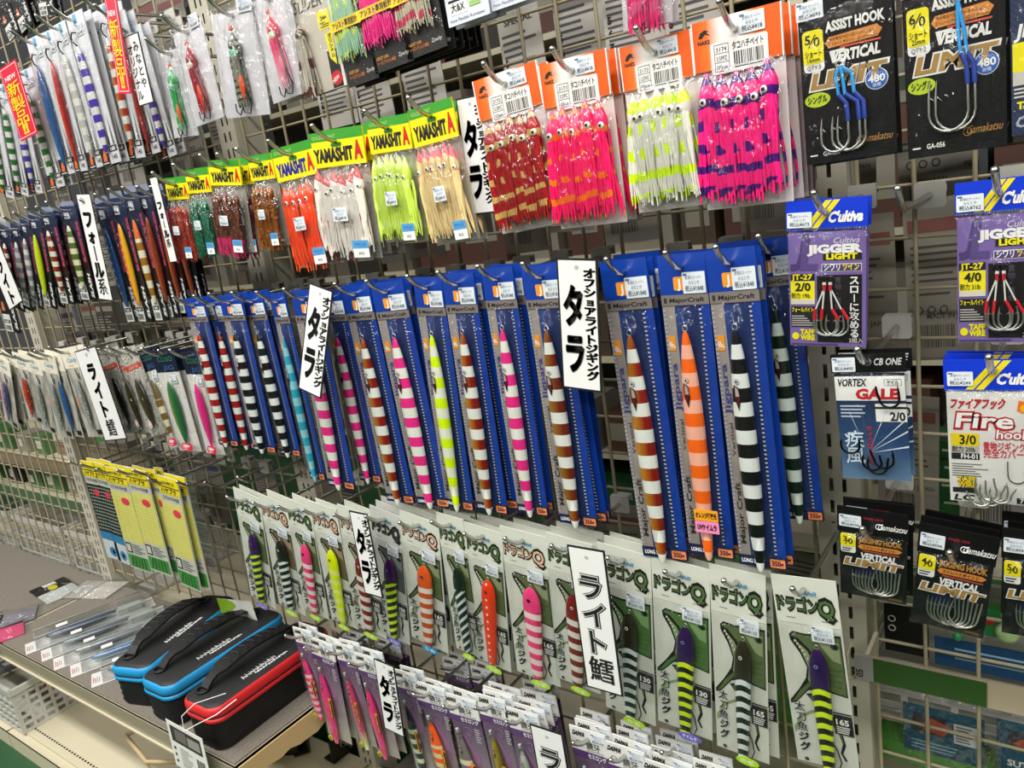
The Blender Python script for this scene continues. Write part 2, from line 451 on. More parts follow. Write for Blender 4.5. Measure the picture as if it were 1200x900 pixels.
GR = ('#cf8e22', '#8f120d'); GG = ('#a87a1a', '#7a2410')
_lure = {}
def long_jig(key, m, L=0.232, ring=True):
    if key in _lure: return _lure[key]
    T = 0.0056
    kids = [part('eye', eye_mesh(-0.0020, -0.046 * L / .232, 0.0027, T, mat('#e8e4da', 0.3)))]
    if ring: kids.append(part('split_ring', ring_mesh(0.0028), (0, 0, 0.0022)))
    _lure[key] = [part('jig', jig_mesh('jig', L, 0.0225, 2 * T, m, LONGP), (0.0, -0.0062, 0), (0, 0, 0), kids)]
    return _lure[key]
LJ = {
 'redwhite': bands('red_white_bands', '#c01a1a', '#e9ece2', 0.0262, phase=0.5, foil=('#d0281c', '#a31212')),
 'goldwhite': bands('gold_red_foil_white_bands', '#a06010', '#e9ece2', 0.0262, phase=0.5, foil=GR),
 'brownwhite': bands('bronze_foil_white_bands', '#a06010', '#e9ece2', 0.0262, phase=0.5, foil=GG),
 'blackwhite': bands('black_white_bands', '#0c0c0e', '#e6ebe6', 0.0262, phase=0.5),
 'pinkwhite': bands('pink_white_bands', '#f22a8a', '#eef0e2', 0.0262, phase=0.5),
 'yellowwhite': bands('fluorescent_yellow_white_bands', '#ddff08', '#eef2da', 0.0262, phase=0.5),
 'orangewhite': bands('orange_pale_bands', '#ff6a12', '#ffb79c', 0.0262, phase=0.5),
 'aqua': bands('aqua_bands', '#27a8c4', '#8fd4de', 0.0262, phase=0.5),
 'greenwhite': bands('dark_green_white_bands', '#14261c', '#d9e8dd', 0.0262, phase=0.5),
}
def drag_jig(key, m, eyec, L=0.129, W=0.0250):
    if key in _lure: return _lure[key]
    if 'curve' in key: L, W = .136, .0200
    b = MB()   # assist hook beside the tail
    b.tube([(0.004, 0.001, -L * .72), (0.010, 0.001, -L * .80), (0.013, 0.001, -L * .90), (0.009, 0.001, -L * .985), (0.003, 0.001, -L * .96)], 0.0007, INK, 5)
    _lure[key] = [part('jig', jig_mesh('jig', L, W, 0.009, m, DRAGP), (0, -0.0060, 0), (0, 0.03, 0),
                  [part('eye', eye_mesh(-0.0012, -0.016, 0.0021, 0.0046, eyec, False)), part('split_ring', ring_mesh(0.0022, False), (0, 0, 0.0018)), part('assist_hook', b.mesh('assist_hook'))])]
    return _lure[key]
EW = mat('#e9e9e4', 0.3); EP = mat('#8a84c8', 0.3); EG = mat('#3f7a45', 0.3); EV = mat('#4a3f9a', 0.3)
P_ = 0.0125
DJ = {
 'purpleyellow': (bands('purple_yellow_slant_bands', '#2a0f45', '#c8f01e', P_, -0.55, 0, .55, head=(.034, '#33104f')), EP),
 'blackwhite': (bands('black_white_slant_bands', '#15140f', '#dfe9e4', P_, -0.55, 0, .55, head=(.034, '#1c1a12')), EW),
 'pinkwhite': (bands('pink_pale_bands', '#ef3f7e', '#f3dcd6', 0.0165, 0, 0, .5, head=(.030, '#ef3f7e'), x2=(0.0070, '#c9305f')), INK),
 'yellowwhite': (bands('yellow_pale_bands', '#dcf000', '#e8f07a', 0.0165, 0, 0, .5, head=(.030, '#dcf000')), ORG),
 'redwhite': (bands('dark_red_white_bands', '#7a1512', '#e6ded6', 0.0165, 0, 0, .5, head=(.028, '#7a1512')), EW),
 'orangewhite': (bands('red_orange_white_bands', '#c9531a', '#ecdcd2', 0.0165, -0.2, 0, .5, head=(.030, '#e0571a')), EV),
 'greenwhite': (bands('bottle_green_white_slant_bands', '#12241a', '#cfd9da', P_, -0.75, 0, .6, head=(.032, '#12241a')), EG),
 'reddots': (grad('red_orange_with_white_dots', [(0, '#f0380f'), (1, '#f0380f')], spots=(0.011, 0.16, '#f2d9cf', -0.001)), EV),
 'brownyellow': (bands('dark_brown_yellow_slant_bands', '#1d100a', '#c8f01e', P_, -0.55, 0, .55, head=(.034, '#3a0d4a')), EP),
 'curvewhite': (bands('black_white_curved_bands', '#0f120d', '#dbe6e0', P_, -0.1, 0.2, .52, head=(.040, '#2a2419'), curve=60.0), EW),
 'curveyellow': (bands('black_yellow_curved_bands', '#140c12', '#d3f01c', P_, -0.1, 0.2, .52, head=(.040, '#2c0e4a'), curve=60.0), EP),
}
def semi_jig(key, m, L=0.124):
    if key in _lure: return _lure[key]
    b = MB(); b.tube([(0, 0, -0.004), (0, 0, 0.010)], 0.0032, CLEAR, 8); b.tube([(0, -.001, 0.006), (0, -.001, 0.011)], 0.0022, mat('#c9c9c4', 0.3), 6)
    _lure[key] = [part('jig', jig_mesh('jig', L, 0.0210, 0.009, m, LEAFP[:-3] + [(.8, .78), (.95, .6), (1, .4)]), (-0.006, -0.0058, 0), (0, -0.04, 0),
                  [part('eye', eye_mesh(-0.0005, -0.014, 0.0016, 0.0036, EW, True)), part('line_sleeve', b.mesh('line_sleeve'))])]
    return _lure[key]
SJ = {
 'pinkband': bands('hot_pink_pale_bands', '#f23d80', '#f2c9c9', 0.0135, 0, .2, .5, head=(.030, '#f23d80')),
 'pink': grad('hot_pink_paint', [(0, '#f53a86'), (1, '#e02f78')]),
 'pinkdot': grad('rose_with_dots_glow_tail', [(0, '#d8f0a8'), (.25, '#c23a63'), (1, '#c23a63')], (0, 0, 1), 9.0, 1.05, spots=(0.008, .13, '#e9d0c6', 0.001)),
 'navy': bands('navy_glow_bands', '#141b2c', '#cfe6b4', 0.017, 0, .1, .55, head=(.036, '#1a2338')),
 'orange': bands('orange_glow_bands', '#ff5a14', '#e8d89a', 0.015, 0, .1, .5, head=(.034, '#ff5a14')),
 'pinkgrey': bands('grey_pink_glow_bands', '#6b6660', '#d7e6b0', 0.017, 0, .1, .55, head=(.034, '#77706c'), x2=(0.0018, '#e23d84')),
 'olive': grad('olive_gold_scale', [(0, '#6a5a10'), (.5, '#a08c1c'), (1, '#5a4a10')], spots=(0.004, .2, '#c4b04a', 0.0)),
 'silver': grad('silver_green', [(0, '#7c8a78'), (.5, '#c7cabf'), (1, '#5f6a5a')]),
 'gold': grad('bright_gold', [(0, '#d7a51c'), (.5, '#e8c240'), (1, '#8a6410')]),
}
def thin_jig(key, m, L, W, T=0.006, prof=LEAFP, cord=True, loc=(0, -0.0055, 0)):
    if key in _lure: return _lure[key]
    kids = [part('eye', eye_mesh(-W * .15, -L * .12, 0.0014, T * .42, EW, False))]
    if cord:
        b = MB(); b.tube([(0, 0, 0), (-.006, -.001, .006), (-.009, -.001, .014), (-.004, -.001, .020), (.004, 0, .018)], 0.0012, INK, 5)
        kids.append(part('assist_cord', b.mesh('assist_cord')))
    _lure[key] = [part('jig', jig_mesh('jig', L, W, T, m, prof), loc, (0, -0.02, 0), kids)]
    return _lure[key]

# soft octopus baits
def squid_mesh(L, w, m, seed, n=15, headr=0.0075, headl=0.030):
    r = random.Random(seed); b = MB(); k = 9
    prof = [(0, .06), (.12, .3), (.3, .62), (.55, .95), (.75, 1.0), (.9, .9), (1.0, .78), (1.1, .6)]
    b.loft([[(headr * q * math.cos(2 * math.pi * j / k), headr * .75 * q * math.sin(2 * math.pi * j / k), -u * headl) for j in range(k)] for u, q in prof], m, True)
    for i in range(n):
        a = math.pi * (1.0 + (i + r.uniform(.1, .9)) / n) if i < n * .75 else r.uniform(0, math.pi)
        ex = (i / (n - 1.0) - .5) * w if i < n * .75 else r.uniform(-.5, .5) * w
        x0, y0 = headr * .72 * math.cos(a), headr * .55 * math.sin(a)
        l = L * r.uniform(.88, 1.0); pts = []; wob = r.uniform(-1, 1) * .0022
        for s in range(6):
            u = s / 5.0
            pts.append((x0 + (ex - x0) * u ** .7 + wob * math.sin(u * 5 + i), y0 * (1 - .3 * u) + r.uniform(-.0008, .0008), -headl * .92 - (l - headl * .92) * u))
        b.tube(pts, 0, m, 4, True, [.0016, .0017, .0016, .0014, .0012, .0008])
    return b.mesh('octopus_bait')
def squid_eyes(headr, headl, side, white='#f3efe2'):
    b = MB()
    for x in ((-.55, .62) if side == 0 else ((.35,) if side > 0 else (-.3,))):
        b.ball((x * headr, -headr * .62, -headl * .78), headr * .42, mat(white, 0.25), 8, 5, .6); b.ball((x * headr - .0003, -headr * .86, -headl * .78), headr * .2, INK, 6, 4, .6)
    return b.mesh('eyes')
def squid_rows(key, m, n, W, L, z, seed, headr=0.0075, headl=0.030, w=None, eyes=True, jit=0.004, white='#f3efe2', strands=15):
    if key in _lure: return _lure[key]
    r = random.Random(seed); out = []
    ms = [squid_mesh(L, w or W / n * 1.5, m, seed + i, strands, headr, headl) for i in range(2)]
    es = [squid_eyes(headr, headl, s, white) for s in (1, -1)]
    for i in range(n):
        x = (i - (n - 1) / 2.0) * (W / n)
        kids = [part('eyes', es[r.randrange(2)])] if eyes else []
        out.append(part('octopus_bait', ms[i % 2], (x, -0.0062 - 0.0016 * (i % 2), z + r.uniform(-jit, jit)), (0, r.uniform(-.03, .03), 0), kids))
    _lure[key] = out
    return out
def patchy(name, base, spot, period, duty, nz=120.0, rough=.3, zoff=0.0):
    m, g = pmat(name, rough, 0.0, .5)
    v = g.math('ADD', g.dot((0, 0, 1 / period), zoff), g.math('MULTIPLY', g.noise(nz, 1.0), .35))
    f = g.math('MULTIPLY', g.gt(g.fract(v), duty), g.gt(g.noise(70.0, 0.0, (1, 1, .3)), .42))
    g.color(g.mix(f, base, spot)); g.b.inputs['Subsurface Weight'].default_value = 0.0
    return m
def streak(name, base, line, thr=.56, tip=None, rough=.3):
    m, g = pmat(name, rough, 0.0, .5)
    col = g.mix(g.gt(g.noise(330.0, 0.0, (1, 1, .015)), thr), base, line)
    if tip: col = g.mix(g.gt(g.dot((.6, 0, 1)), -tip[0]), col, tip[1])
    g.color(col)
    return m
def tinsel(name, a, c, d, lo=None):
    m, g = pmat(name, .22, .35, .3)
    col = g.mix(g.gt(g.noise(900.0, 1.0), .55), a, c); col = g.mix(g.gt(g.noise(600.0, 1.0), .64), col, d)
    if lo: col = g.mix(g.math('SMOOTH_MIN', g.gt(g.dot((0, 0, 1)), -.062), 1.0), lo, col)
    g.color(col)
    return m

# ------------------------------------------------------------------ pack bodies
def film_mesh(x0, z0, x1, z1, bulge=0.010, seed=1, nx=9, nz=20, y0=-0.0016, m=None):
    r = random.Random(seed); vs = []; fs = []
    for j in range(nz + 1):
        for i in range(nx + 1):
            u, v = i / nx, j / nz
            e = (math.sin(math.pi * u) ** .55) * (math.sin(math.pi * v) ** .35)
            vs.append((x0 + (x1 - x0) * u, y0 - bulge * e * r.uniform(.90, 1.04) - (abs(r.gauss(0, .0011)) if 0 < i < nx and 0 < j < nz else 0.0), z0 + (z1 - z0) * v))
    for j in range(nz):
        for i in range(nx):
            a = j * (nx + 1) + i; fs.append((a, a + 1, a + nx + 2, a + nx + 1))
    b = MB(); b.add(vs, fs, m or FILM, True)
    return b.mesh('bag_film')
def sticker(w, h, price, seed=1):
    b = MB(); b.prism(rr(-w / 2, -h / 2, w / 2, h / 2, .0006, 1), -0.0004, 0.0, STK)
    b.text('新潟のスーパー', 0, h * .17, h * .15, STKINK, -.0006, 'c', 0.0, w=w * .72); b.text('みなとや', 0, -h * .08, h * .16, STKINK, -.0006, 'c', 0.0, w=w * .48)
    b.text('税込¥' + price, 0, -h * .38, h * .22, mat('#3a4458', 0.6), -.0006, 'c', 0.01, w=w * .80)
    b.quad(-w * .46, h * .34, -w * .28, h * .44, -.0006, STKINK)
    return b.mesh('price_sticker')
_stk = {}
def stk(w, h, price):
    k = (round(w, 4), round(h, 4), price)
    if k not in _stk: _stk[k] = sticker(w, h, price)
    return _stk[k]

_body = {}
def body(key, fn):
    if key not in _body: _body[key] = fn()
    return _body[key]

# blue headed long jig pack ------------------------------------------------
def kind_blue():
    W, H, top = .052, .300, .012; z1 = top; z0 = top - H; x0, x1 = -W / 2, W / 2
    m_fl, g = pmat('blue_flame_insert', .35); n = g.noise(34.0, 4.0, (1, 1, .45))
    g.color(g.ramp(n, [(.35, '#16264f'), (.58, '#21356c'), (.70, '#2e4684'), (.82, '#5a70a4')], 'LINEAR'))
    m_st, g = pmat('taupe_side_strip', .4); g.color(g.ramp(g.noise(40.0, 2.0, (1, 1, .3)), [(.3, '#7f7670'), (.7, '#a89f98')], 'LINEAR'))
    ORJ = mat('#f39a24', .4); BAND = mat('#8d8480', .35, .3); NAVY = mat('#141a45', .4)
    b = MB(); b.prism([(x0, z1 - .038), (x1, z1 - .038), (x1, z1), (x0, z1)], -.0012, .0012, BLU)
    b.quad(x0, z1 - .047, x1, z1 - .037, -.0015, BAND); b.text('MajorCraft', 0.002, z1 - .0440, .0042, INK, -.0018, 'c', .012, w=.038, shear=.15)
    b.quad(x0 + .003, z1 - .0445, x0 + .0042, z1 - .0395, -.0018, INK); b.quad(x0 + .0047, z1 - .0445, x0 + .0059, z1 - .0395, -.0018, INK)
    b.prism(rr(-.0105, z1 - .0330, .0015, z1 - .0205, .0015), -.0016, -.0012, ORJ); b.text('J', -.0045, z1 - .0305, .0078, WHITE, -.0019, 'c', .05)
    b.ell(-.003, 0, .0042, .0028, -.0014, mat('#06246e', .5), 10)
    hd = b.mesh('header')
    b = MB(); b.box(x0, -.0005, z0 + .0105, x1, .0005, z1 - .036, m_fl)
    b.quad(x0, z0 + .0105, x0 + .0135, z1 - .047, -.0008, m_st)
    b.prism(rr(x0 + .003, z1 - .090, x0 + .0105, z1 - .076, .001), -.0013, -.0008, ORJ); b.text('JP', x0 + .0088, z1 - .0875, .0052, WHITE, -.0016, 'l', .03, rot=math.pi / 2)
    b.text('Jigpara', x0 + .0094, z1 - .150, .0066, mat('#3b3f86', .5), -.0012, 'l', .02, rot=math.pi / 2, w=.048)
    b.text('Vertical', x0 + .0094, z1 - .190, .0040, mat('#4a4340', .5), -.0012, 'l', .01, rot=math.pi / 2, w=.032)
    b.text('Major Craft', x0 + .0098, z0 + .022, .0058, mat('#2a2624', .5), -.0012, 'l', .02, rot=math.pi / 2, w=.062)
    b.quad(x1 - .0090, z0 + .0105, x1, z1 - .047, -.0008, BLU)
    for xx in (x0 + .0006, x1 - .0118):
        for k in range(58): b.quad(xx, z0 + .014 + k * .0041, xx + .0026, z0 + .0156 + k * .0041, -.0014, mat('#b9bed0', .4))
    ins = b.mesh('insert_card')
    b = MB(); b.prism([(x0, z0), (x1, z0), (x1, z0 + .0108), (x0, z0 + .0108)], -.0018, .0012, NAVY)
    b.text('LONG SLOW', x0 + .003, z0 + .0036, .0042, WHITE, -.0021, 'l', .03, w=.026)
    b.prism(rr(x1 - .0175, z0 + .0012, x1 - .0012, z0 + .0097, .001), -.0021, -.0018, mat('#e9874a', .4)); b.text('350g', x1 - .0092, z0 + .0032, .0048, NAVY, -.0024, 'c', .03, w=.0125)
    foot = b.mesh('weight_label')
    return (W, H, top), [part('header', hd), part('insert_card', ins), part('weight_label', foot), part('bag_film', film_mesh(x0, z0 + .006, x1, z1 - .046, .0120, 3))], [part('price_sticker', stk(.0245, .0195, '1848'), (.0122, -.0019, z1 - .0265))]
# white card tachiuo jig pack ----------------------------------------------
def kind_dragon(var):
    W, H, top = .062, .208, .012; z1 = top; z0 = top - H; x0, x1 = -W / 2, W / 2
    CARD = mat('#d3d6c8', .5) if var != 2 else mat('#c5c7bf', .5)
    OLV = mat(('#56683c', '#6b5d44', '#55585a', '#4a7038', '#56683c')[var], .45); OLD = mat(('#3f4a30', '#4a4030', '#3c3e40', '#335a2c', '#3f4a30')[var], .45); OLL = mat(('#8f9a72', '#9a8c70', '#85888a', '#7fa06a', '#8f9a72')[var], .45)
    LOGO = mat(('#4f6b3a', '#e0a888', '#3a3a38', '#4f6b3a', '#e0b090')[var], .45)
    b = MB(); b.box(x0, -.0006, z0 + .004, x1, .0006, z1, CARD)
    b.text('Valleyhill', 0, z1 - .017, .0042, CYAN, -.0012, 'c', .02, w=.022)
    b.text('ドラゴン', x0 + .0020, z1 - .0345, .0118, INK, -.0012, 'l', .10, w=.0410); b.text('Q', x1 - .0210, z1 - .0378, .0190, INK, -.0012, 'l', .10, w=.0180)
    b.text('ドラゴン', x0 + .0032, z1 - .0338, .0105, LOGO, -.0016, 'l', .012, w=.0385); b.text('Q', x1 - .0196, z1 - .0366, .0165, LOGO, -.0016, 'l', .02, w=.0152)
    b.poly([(x1 - .010, z1 - .0335), (x1 - .007, z1 - .0325), (x1 - .002, z1 - .0395), (x1 - .004, z1 - .0400)], -.0014, INK)
    for xa in (x0 + .010, x1 - .018): b.quad(xa, z1 - .0425, xa + .009, z1 - .0419, -.0012, GREY3)
    b.quad(x0, z1 - .0485, x1, z1 - .0480, -.0010, mat('#a9ada0', .5))
    hd = b.mesh('backing_card')
    # printed cutlassfish: gaping jaws, long body curling to a thin tail
    zt = z1 - .058; b = MB()
    def shape(pts, m, y): b.poly([(x0 + a * W, zt + c * .001) for a, c in pts], y, m)
    shape([(.16, -3), (.22, 1), (.42, 0), (.97, 3), (.97, -62), (.72, -60), (.58, -46), (.52, -58), (.34, -62), (.12, -78), (.03, -80), (.03, -76), (.20, -62), (.34, -48), (.38, -36), (.30, -22), (.17, -9)], INK, -.0010)
    shape([(.18, -4), (.23, -1), (.42, -2), (.955, 1), (.955, -60), (.73, -58), (.60, -44), (.56, -30), (.46, -16), (.30, -6)], OLV, -.0013)
    shape([(.24, -8), (.42, -18), (.52, -32), (.53, -48), (.44, -56), (.37, -50), (.41, -36), (.33, -20)], OLL, -.0013)
    shape([(.50, -50), (.34, -60), (.14, -75), (.06, -78), (.22, -63), (.38, -52)], OLV, -.0013)
    shape([(.60, -6), (.93, -4), (.93, -26), (.80, -24)], OLL, -.00145)
    b.ell(x0 + .86 * W, zt - .009, .0042, .0034, -.0016, OLD, 12); b.ell(x0 + .87 * W, zt - .009, .0022, .0022, -.0018, INK, 10)
    for k in range(7):
        u = k / 6.0; a = .24 + .20 * u; c = -7 - 22 * u ** 1.2
        b.poly([(x0 + a * W, zt + c * .001), (x0 + (a + .035) * W, zt + (c - 1.5) * .001), (x0 + (a - .012) * W, zt + (c - 3.6) * .001)], -.0017, mat('#d9d4bd', .5))
    for k in range(4):
        b.quad(x0 + .62 * W, zt - .034 - k * .006, x0 + .93 * W, zt - .0334 - k * .006, -.0016, OLD)
    shape([(.30, -66), (.42, -64), (.66, -82), (.80, -100), (.84, -116), (.78, -126), (.84, -134), (.80, -134), (.74, -126), (.79, -115), (.74, -102), (.58, -88)], INK, -.0010)
    shape([(.03, -106), (.19, -90), (.39, -82.5), (.52, -92), (.38, -86), (.21, -93), (.03, -114)], OLL, -.0009)
    shape([(.34, -67), (.42, -66.5), (.65, -84), (.78, -101), (.815, -115), (.79, -114), (.76, -103), (.60, -88)], OLV, -.0013)
    b.vtext('太刀魚ジグ。', x0 + .17 * W, zt - .076, .0102, mat('#1c2036', .5), -.0018, .02, 1.12, tilt=.08, fat=.03)
    b.quad(x1 - .0185, zt - .104, x1 - .0005, zt - .082, -.0015, INK); b.quad(x1 - .0185, zt - .081, x1 - .0005, zt - .0795, -.0015, INK)
    b.text(('165', '165', '150', '130', '165')[var], x1 - .0165, zt - .0925, .0062, WHITE, -.0019, 'l', .03, w=.0125); b.lines(x1 - .0165, zt - .1025, x1 - .003, zt - .094, 4, -.0019, WHITE, 5)
    art = b.mesh('fish_print')
    return (W, H, top), [part('backing_card', hd), part('fish_print', art), part('bag_film', film_mesh(x0, z0 + .002, x1, z1 - .049, .0125, 5))], [part('price_sticker', stk(.0215, .0160, '1155'), (.0130, -.0032, z1 - .0550))]
def oval_tag(m, txt):
    b = MB(); b.prism([(.0135 * math.cos(t), .0045 * math.sin(t)) for t in [2 * math.pi * i / 20 for i in range(20)]], -.0008, 0, m)
    b.text(txt, 0, -.0014, .0036, WHITE, -.0011, 'c', .03, w=.016)
    return b.mesh('colour_tag')
TAGS = {'g': oval_tag(LIME, 'グロー加工'), 'p': oval_tag(PURP, 'ケイムラ'), 'b': oval_tag(TAGB, 'ブルー夜光')}
# small jig pack with white header -----------------------------------------
def kind_semi():
    W, H, top = .052, .182, .012; z1 = top; z0 = top - H; x0, x1 = -W / 2, W / 2
    m_in, g = pmat('violet_to_clear_insert', .35)
    g.color(g.ramp(g.dot((0, 0, 1 / H), 1.0 - top / H), [(.1, '#aaa39c'), (.45, '#90838e'), (.75, '#69546e'), (.98, '#4a3558')], 'LINEAR'))
    PB = mat('#5a3a70', .4)
    b = MB(); b.box(x0, -.0010, z1 - .030, x1, .0010, z1, PAPER); b.quad(x0, z1 - .0385, x1, z1 - .0298, -.0013, PB)
    b.text('DAIWA', x0 + .003, z1 - .0105, .0062, INK, -.0014, 'l', .06, w=.018, shear=.35)
    b.text('鏡牙', x0 + .022, z1 - .0245, .0075, mat('#4c4a48', .5), -.0014, 'l', .01); b.torus((x0 + .011, -.0013, z1 - .021), .0042, .0005, mat('#a06a60', .5), 12, 4)
    b.text('セミロング', x1 - .003, z1 - .0370, .0052, WHITE, -.0017, 'r', .03, w=.026); b.lines(x0 + .022, z1 - .029, x1 - .005, z1 - .026, 2, -.0014, GREYP, 2)
    hd = b.mesh('header')
    b = MB(); b.box(x0, -.0005, z0 + .004, x1, .0005, z1 - .032, m_in)
    b.torus((.004, -.0012, z1 - .052), .006, .0004, mat('#8a6a98', .5), 14, 4)
    b.poly([(x0 + .018, z1 - .050), (x0 + .040, z1 - .090), (x0 + .036, z1 - .12), (x0 + .026, z1 - .085)], -.0010, mat('#9a6f94', .5))
    b.lines(x1 - .012, z1 - .066, x1 - .002, z1 - .044, 6, -.0011, mat('#cfc9cc', .5), 7)
    ins = b.mesh('insert_card')
    b = MB(); b.prism([(.0035, -.034), (.0105, -.034), (.0105, 0), (.0035, 0)], -.0022, -.0018, mat('#f09a1c', .4)); b.quad(.0075, -.034, .0105, -.002, -.0025, INK)
    b.text('アピール', .0068, -.030, .0036, INK, -.0026, 'l', .02, rot=math.pi / 2, w=.024)
    st_ = b.mesh('colour_sticker')
    b = MB(); b.prism([(.0048 * math.cos(t), .0048 * math.sin(t)) for t in [2 * math.pi * i / 16 for i in range(16)]], -.0028, -.0020, mat('#d9cf1e', .4)); b.ell(0, 0, .0036, .0036, -.0030, INK, 14); b.text('夜光', 0, -.0014, .0034, mat('#d9cf1e', .4), -.0032, 'c', .02, w=.0056)
    rd = b.mesh('round_sticker')
    return (W, H, top), [part('header', hd), part('insert_card', ins), part('bag_film', film_mesh(x0, z0, x1, z1 - .038, .0115, 8)), part('colour_sticker', st_, (.002, -.011, z1 - .092)), part('round_sticker', rd, (-.0065, -.0105, z0 + .013))], [part('price_sticker', stk(.020, .0135, '1078'), (x1 - .0115, -.0012, z1 - .009))]
# octopus skirt pack with yellow header --------------------------------------
def kind_yama(dark):
    W, H, top = .062, .128, .010; z1 = top; z0 = top - H; x0, x1 = -W / 2, W / 2
    GRN = mat('#3a9a2a', .4); YH = mat('#f6e80c', .4); NV = mat('#22228f', .4) if dark else INK
    b = MB(); b.box(x0, -.0011, z1 - .034, x1, .0011, z1, YH); b.quad(x0, z1 - .009, x1, z1, -.0013, GRN)
    b.text('YAMASHIT', x0 + .003, z1 - .0285, .0122, NV, -.0014, 'l', .055, w=W * .74); b.text('A', x1 - .0022, z1 - .0285, .0165, RED, -.0014, 'r', .05, w=W * .16)
    b.text('GOLDEN BAIT', x0 + .004, z1 - .0068, .0034, mat('#bfe08a', .4), -.0016, 'l', .0, w=W * .45); b.prism(rr(-.006, z1 - .0155, .006, z1 - .0115, .0015), -.0013, -.0011, mat('#2f7f22', .5))
    hd = b.mesh('header')
    b = MB(); b.box(x0, .0030, z0 + .002, x1, .0036, z1 - .033, mat('#c9c4ba', .4, 0, .5, 0, None, .35))
    bk = b.mesh('bag_back')
    b = MB(); b.prism([(-.009, -.0085), (.009, -.0085), (.009, .0085), (-.009, .0085)], -.0005, 0, WHITE); b.quad(-.009, .0005, .009, .0085, -.0007, mat('#4f9ad2', .45)); b.text('ヤマシタ', 0, .0025, .0034, mat('#1d5f9a', .5), -.0009, 'c', .0, w=.012); b.text('¥418', 0, -.0060, .0034, GREY3, -.0007, 'c', 0, w=.006)
    tg = b.mesh('shelf_tag')
    return (W, H, top), [part('header', hd), part('bag_back', bk), part('bag_film', film_mesh(x0, z0, x1, z1 - .033, .0150, 11, m=FILM_HEAVY)), part('shelf_tag', tg, (x1 - .012, -.0128, z0 + .013))], [part('price_sticker', stk(.0165, .0135, '418'), (.004, -.0172, z0 + .048))]
# octopus pack with orange header --------------------------------------------
def kind_orange(num):
    W, H, top = .076, .156, .012; z1 = top; z0 = top - H; x0, x1 = -W / 2, W / 2
    m_h, g = pmat('orange_header_fading_white', .4)
    q = g.math('ABSOLUTE', g.dot((1, 0, 0), .004)); g.color(g.ramp(g.math('MULTIPLY', q, 30.0), [(.25, '#f3efe8'), (.62, '#f2761e'), (.9, '#ee5f12')], 'LINEAR'))
    b = MB(); b.prism(rr(x0, z1 - .040, x1, z1, .001, 1), -.0011, .0011, m_h, WHITE)
    b.quad(x0, z1 - .040, x0 + .0012, z1, -.0013, WHITE); b.quad(x1 - .0012, z1 - .040, x1, z1, -.0013, WHITE)
    b.poly([(x0 + .006, z1 - .013), (x0 + .008, z1 - .009), (x0 + .012, z1 - .0072), (x0 + .0155, z1 - .009), (x0 + .013, z1 - .0092), (x0 + .0165, z1 - .0125), (x0 + .012, z1 - .0105), (x0 + .009, z1 - .0135)], -.0014, INK)
    b.text('NAKS', x0 + .0105, z1 - .0185, .0032, INK, -.0014, 'c', .03, w=.0105)
    hd = b.mesh('header')
    b = MB(); b.prism(rr(-.024, -.0125, .024, .0125, .0018), -.0005, 0, mat('#efece8', .45))
    for k in range(4): b.quad(-.021, -.0105 + k * .007, -.0085, -.0101 + k * .007, -.0007, GREY3)
    for xx in (-.021, -.0088): b.quad(xx, -.0105, xx + .0004, .0108, -.0007, GREY3)
    for k, tx in enumerate(('105mm', num[1], num[0])): b.text(tx, -.0148, -.0090 + k * .007, .0036, INK, -.0007, 'c', 0.0, w=.009)
    b.text('タコハチベイト', .0075, .0048, .0050, INK, -.0007, 'c', .02, w=.026); b.barcode(-.0045, -.0075, .020, .0028, -.0007, INK, 5); b.lines(-.0045, -.0100, .020, -.0085, 1, -.0007, INK, 2)
    lb = b.mesh('product_label')
    b = MB(); b.box(x0, .0020, z0, x1, .0028, z1 - .038, mat('#e6dcd8', .5)); bk = b.mesh('backing_card')
    return (W, H, top), [part('header', hd), part('product_label', lb, (.002, -.0013, z1 - .032)), part('backing_card', bk), part('bag_film', film_mesh(x0, z0, x1, z1 - .039, .0160, 13, 11, 20, m=FILM_HEAVY))], [part('price_sticker', stk(.021, .0155, '418'), (.014, -.0016, z1 - .0095))]
# narrow white jig pack ---------------------------------------------------------
def kind_white(flip):
    W, H, top = .048, .217, .010; z1 = top; z0 = top - H; x0, x1 = -W / 2, W / 2
    WC = mat('#dcdce0', .4)
    b = MB(); b.box(x0, -.0008, z0, x1, .0008, z1, WC); b.quad(-.004, z1 - .016, .004, z1 - .002, -.0011, mat('#5ab4e0', .4))
    b.quad(x0, z0, x0 + .022, z0 + .026, -.0011, INK); b.poly([(x0 + .006, z0 + .006), (x0 + .015, z0 + .005), (x0 + .017, z0 + .013), (x0 + .012, z0 + .023), (x0 + .007, z0 + .015)], -.0014, mat('#f0793a', .4))
    b.quad(x0 + .003, z0 + .002, x0 + .019, z0 + .0035, -.0014, WHITE)
    b.quad(x1 - .022, z0 + .017, x1 - .001, z0 + .026, -.0011, INK); b.text('160', x1 - .0115, z0 + .0187, .0055, WHITE, -.0014, 'c', .04, w=.013); b.text('145', x1 - .0115, z0 + .006, .0065, INK, -.0011, 'c', .02, w=.013)
    for k, hh in enumerate((.034, .052, .044)): b.poly([(x1 - .020 + k * .006, z0 + .027), (x1 - .015 + k * .006, z0 + .027), (x1 - .017 + k * .005, z0 + .027 + hh)], -.0011, (INK, WHITE, GREY3)[k])
    b.text('SLOWSKIP', x0 + .0065, z0 + .075, .0056, mat('#77777c', .5), -.0011, 'l', .03, rot=math.pi / 2, w=.07)
    cd = b.mesh('backing_card')
    return (W, H, top), [part('backing_card', cd), part('bag_film', film_mesh(x0, z0, x1, z1 - .02, .0110, 17))], [part('price_sticker', stk(.016, .017, '1408'), (.007, -.0014, z1 - .024))]
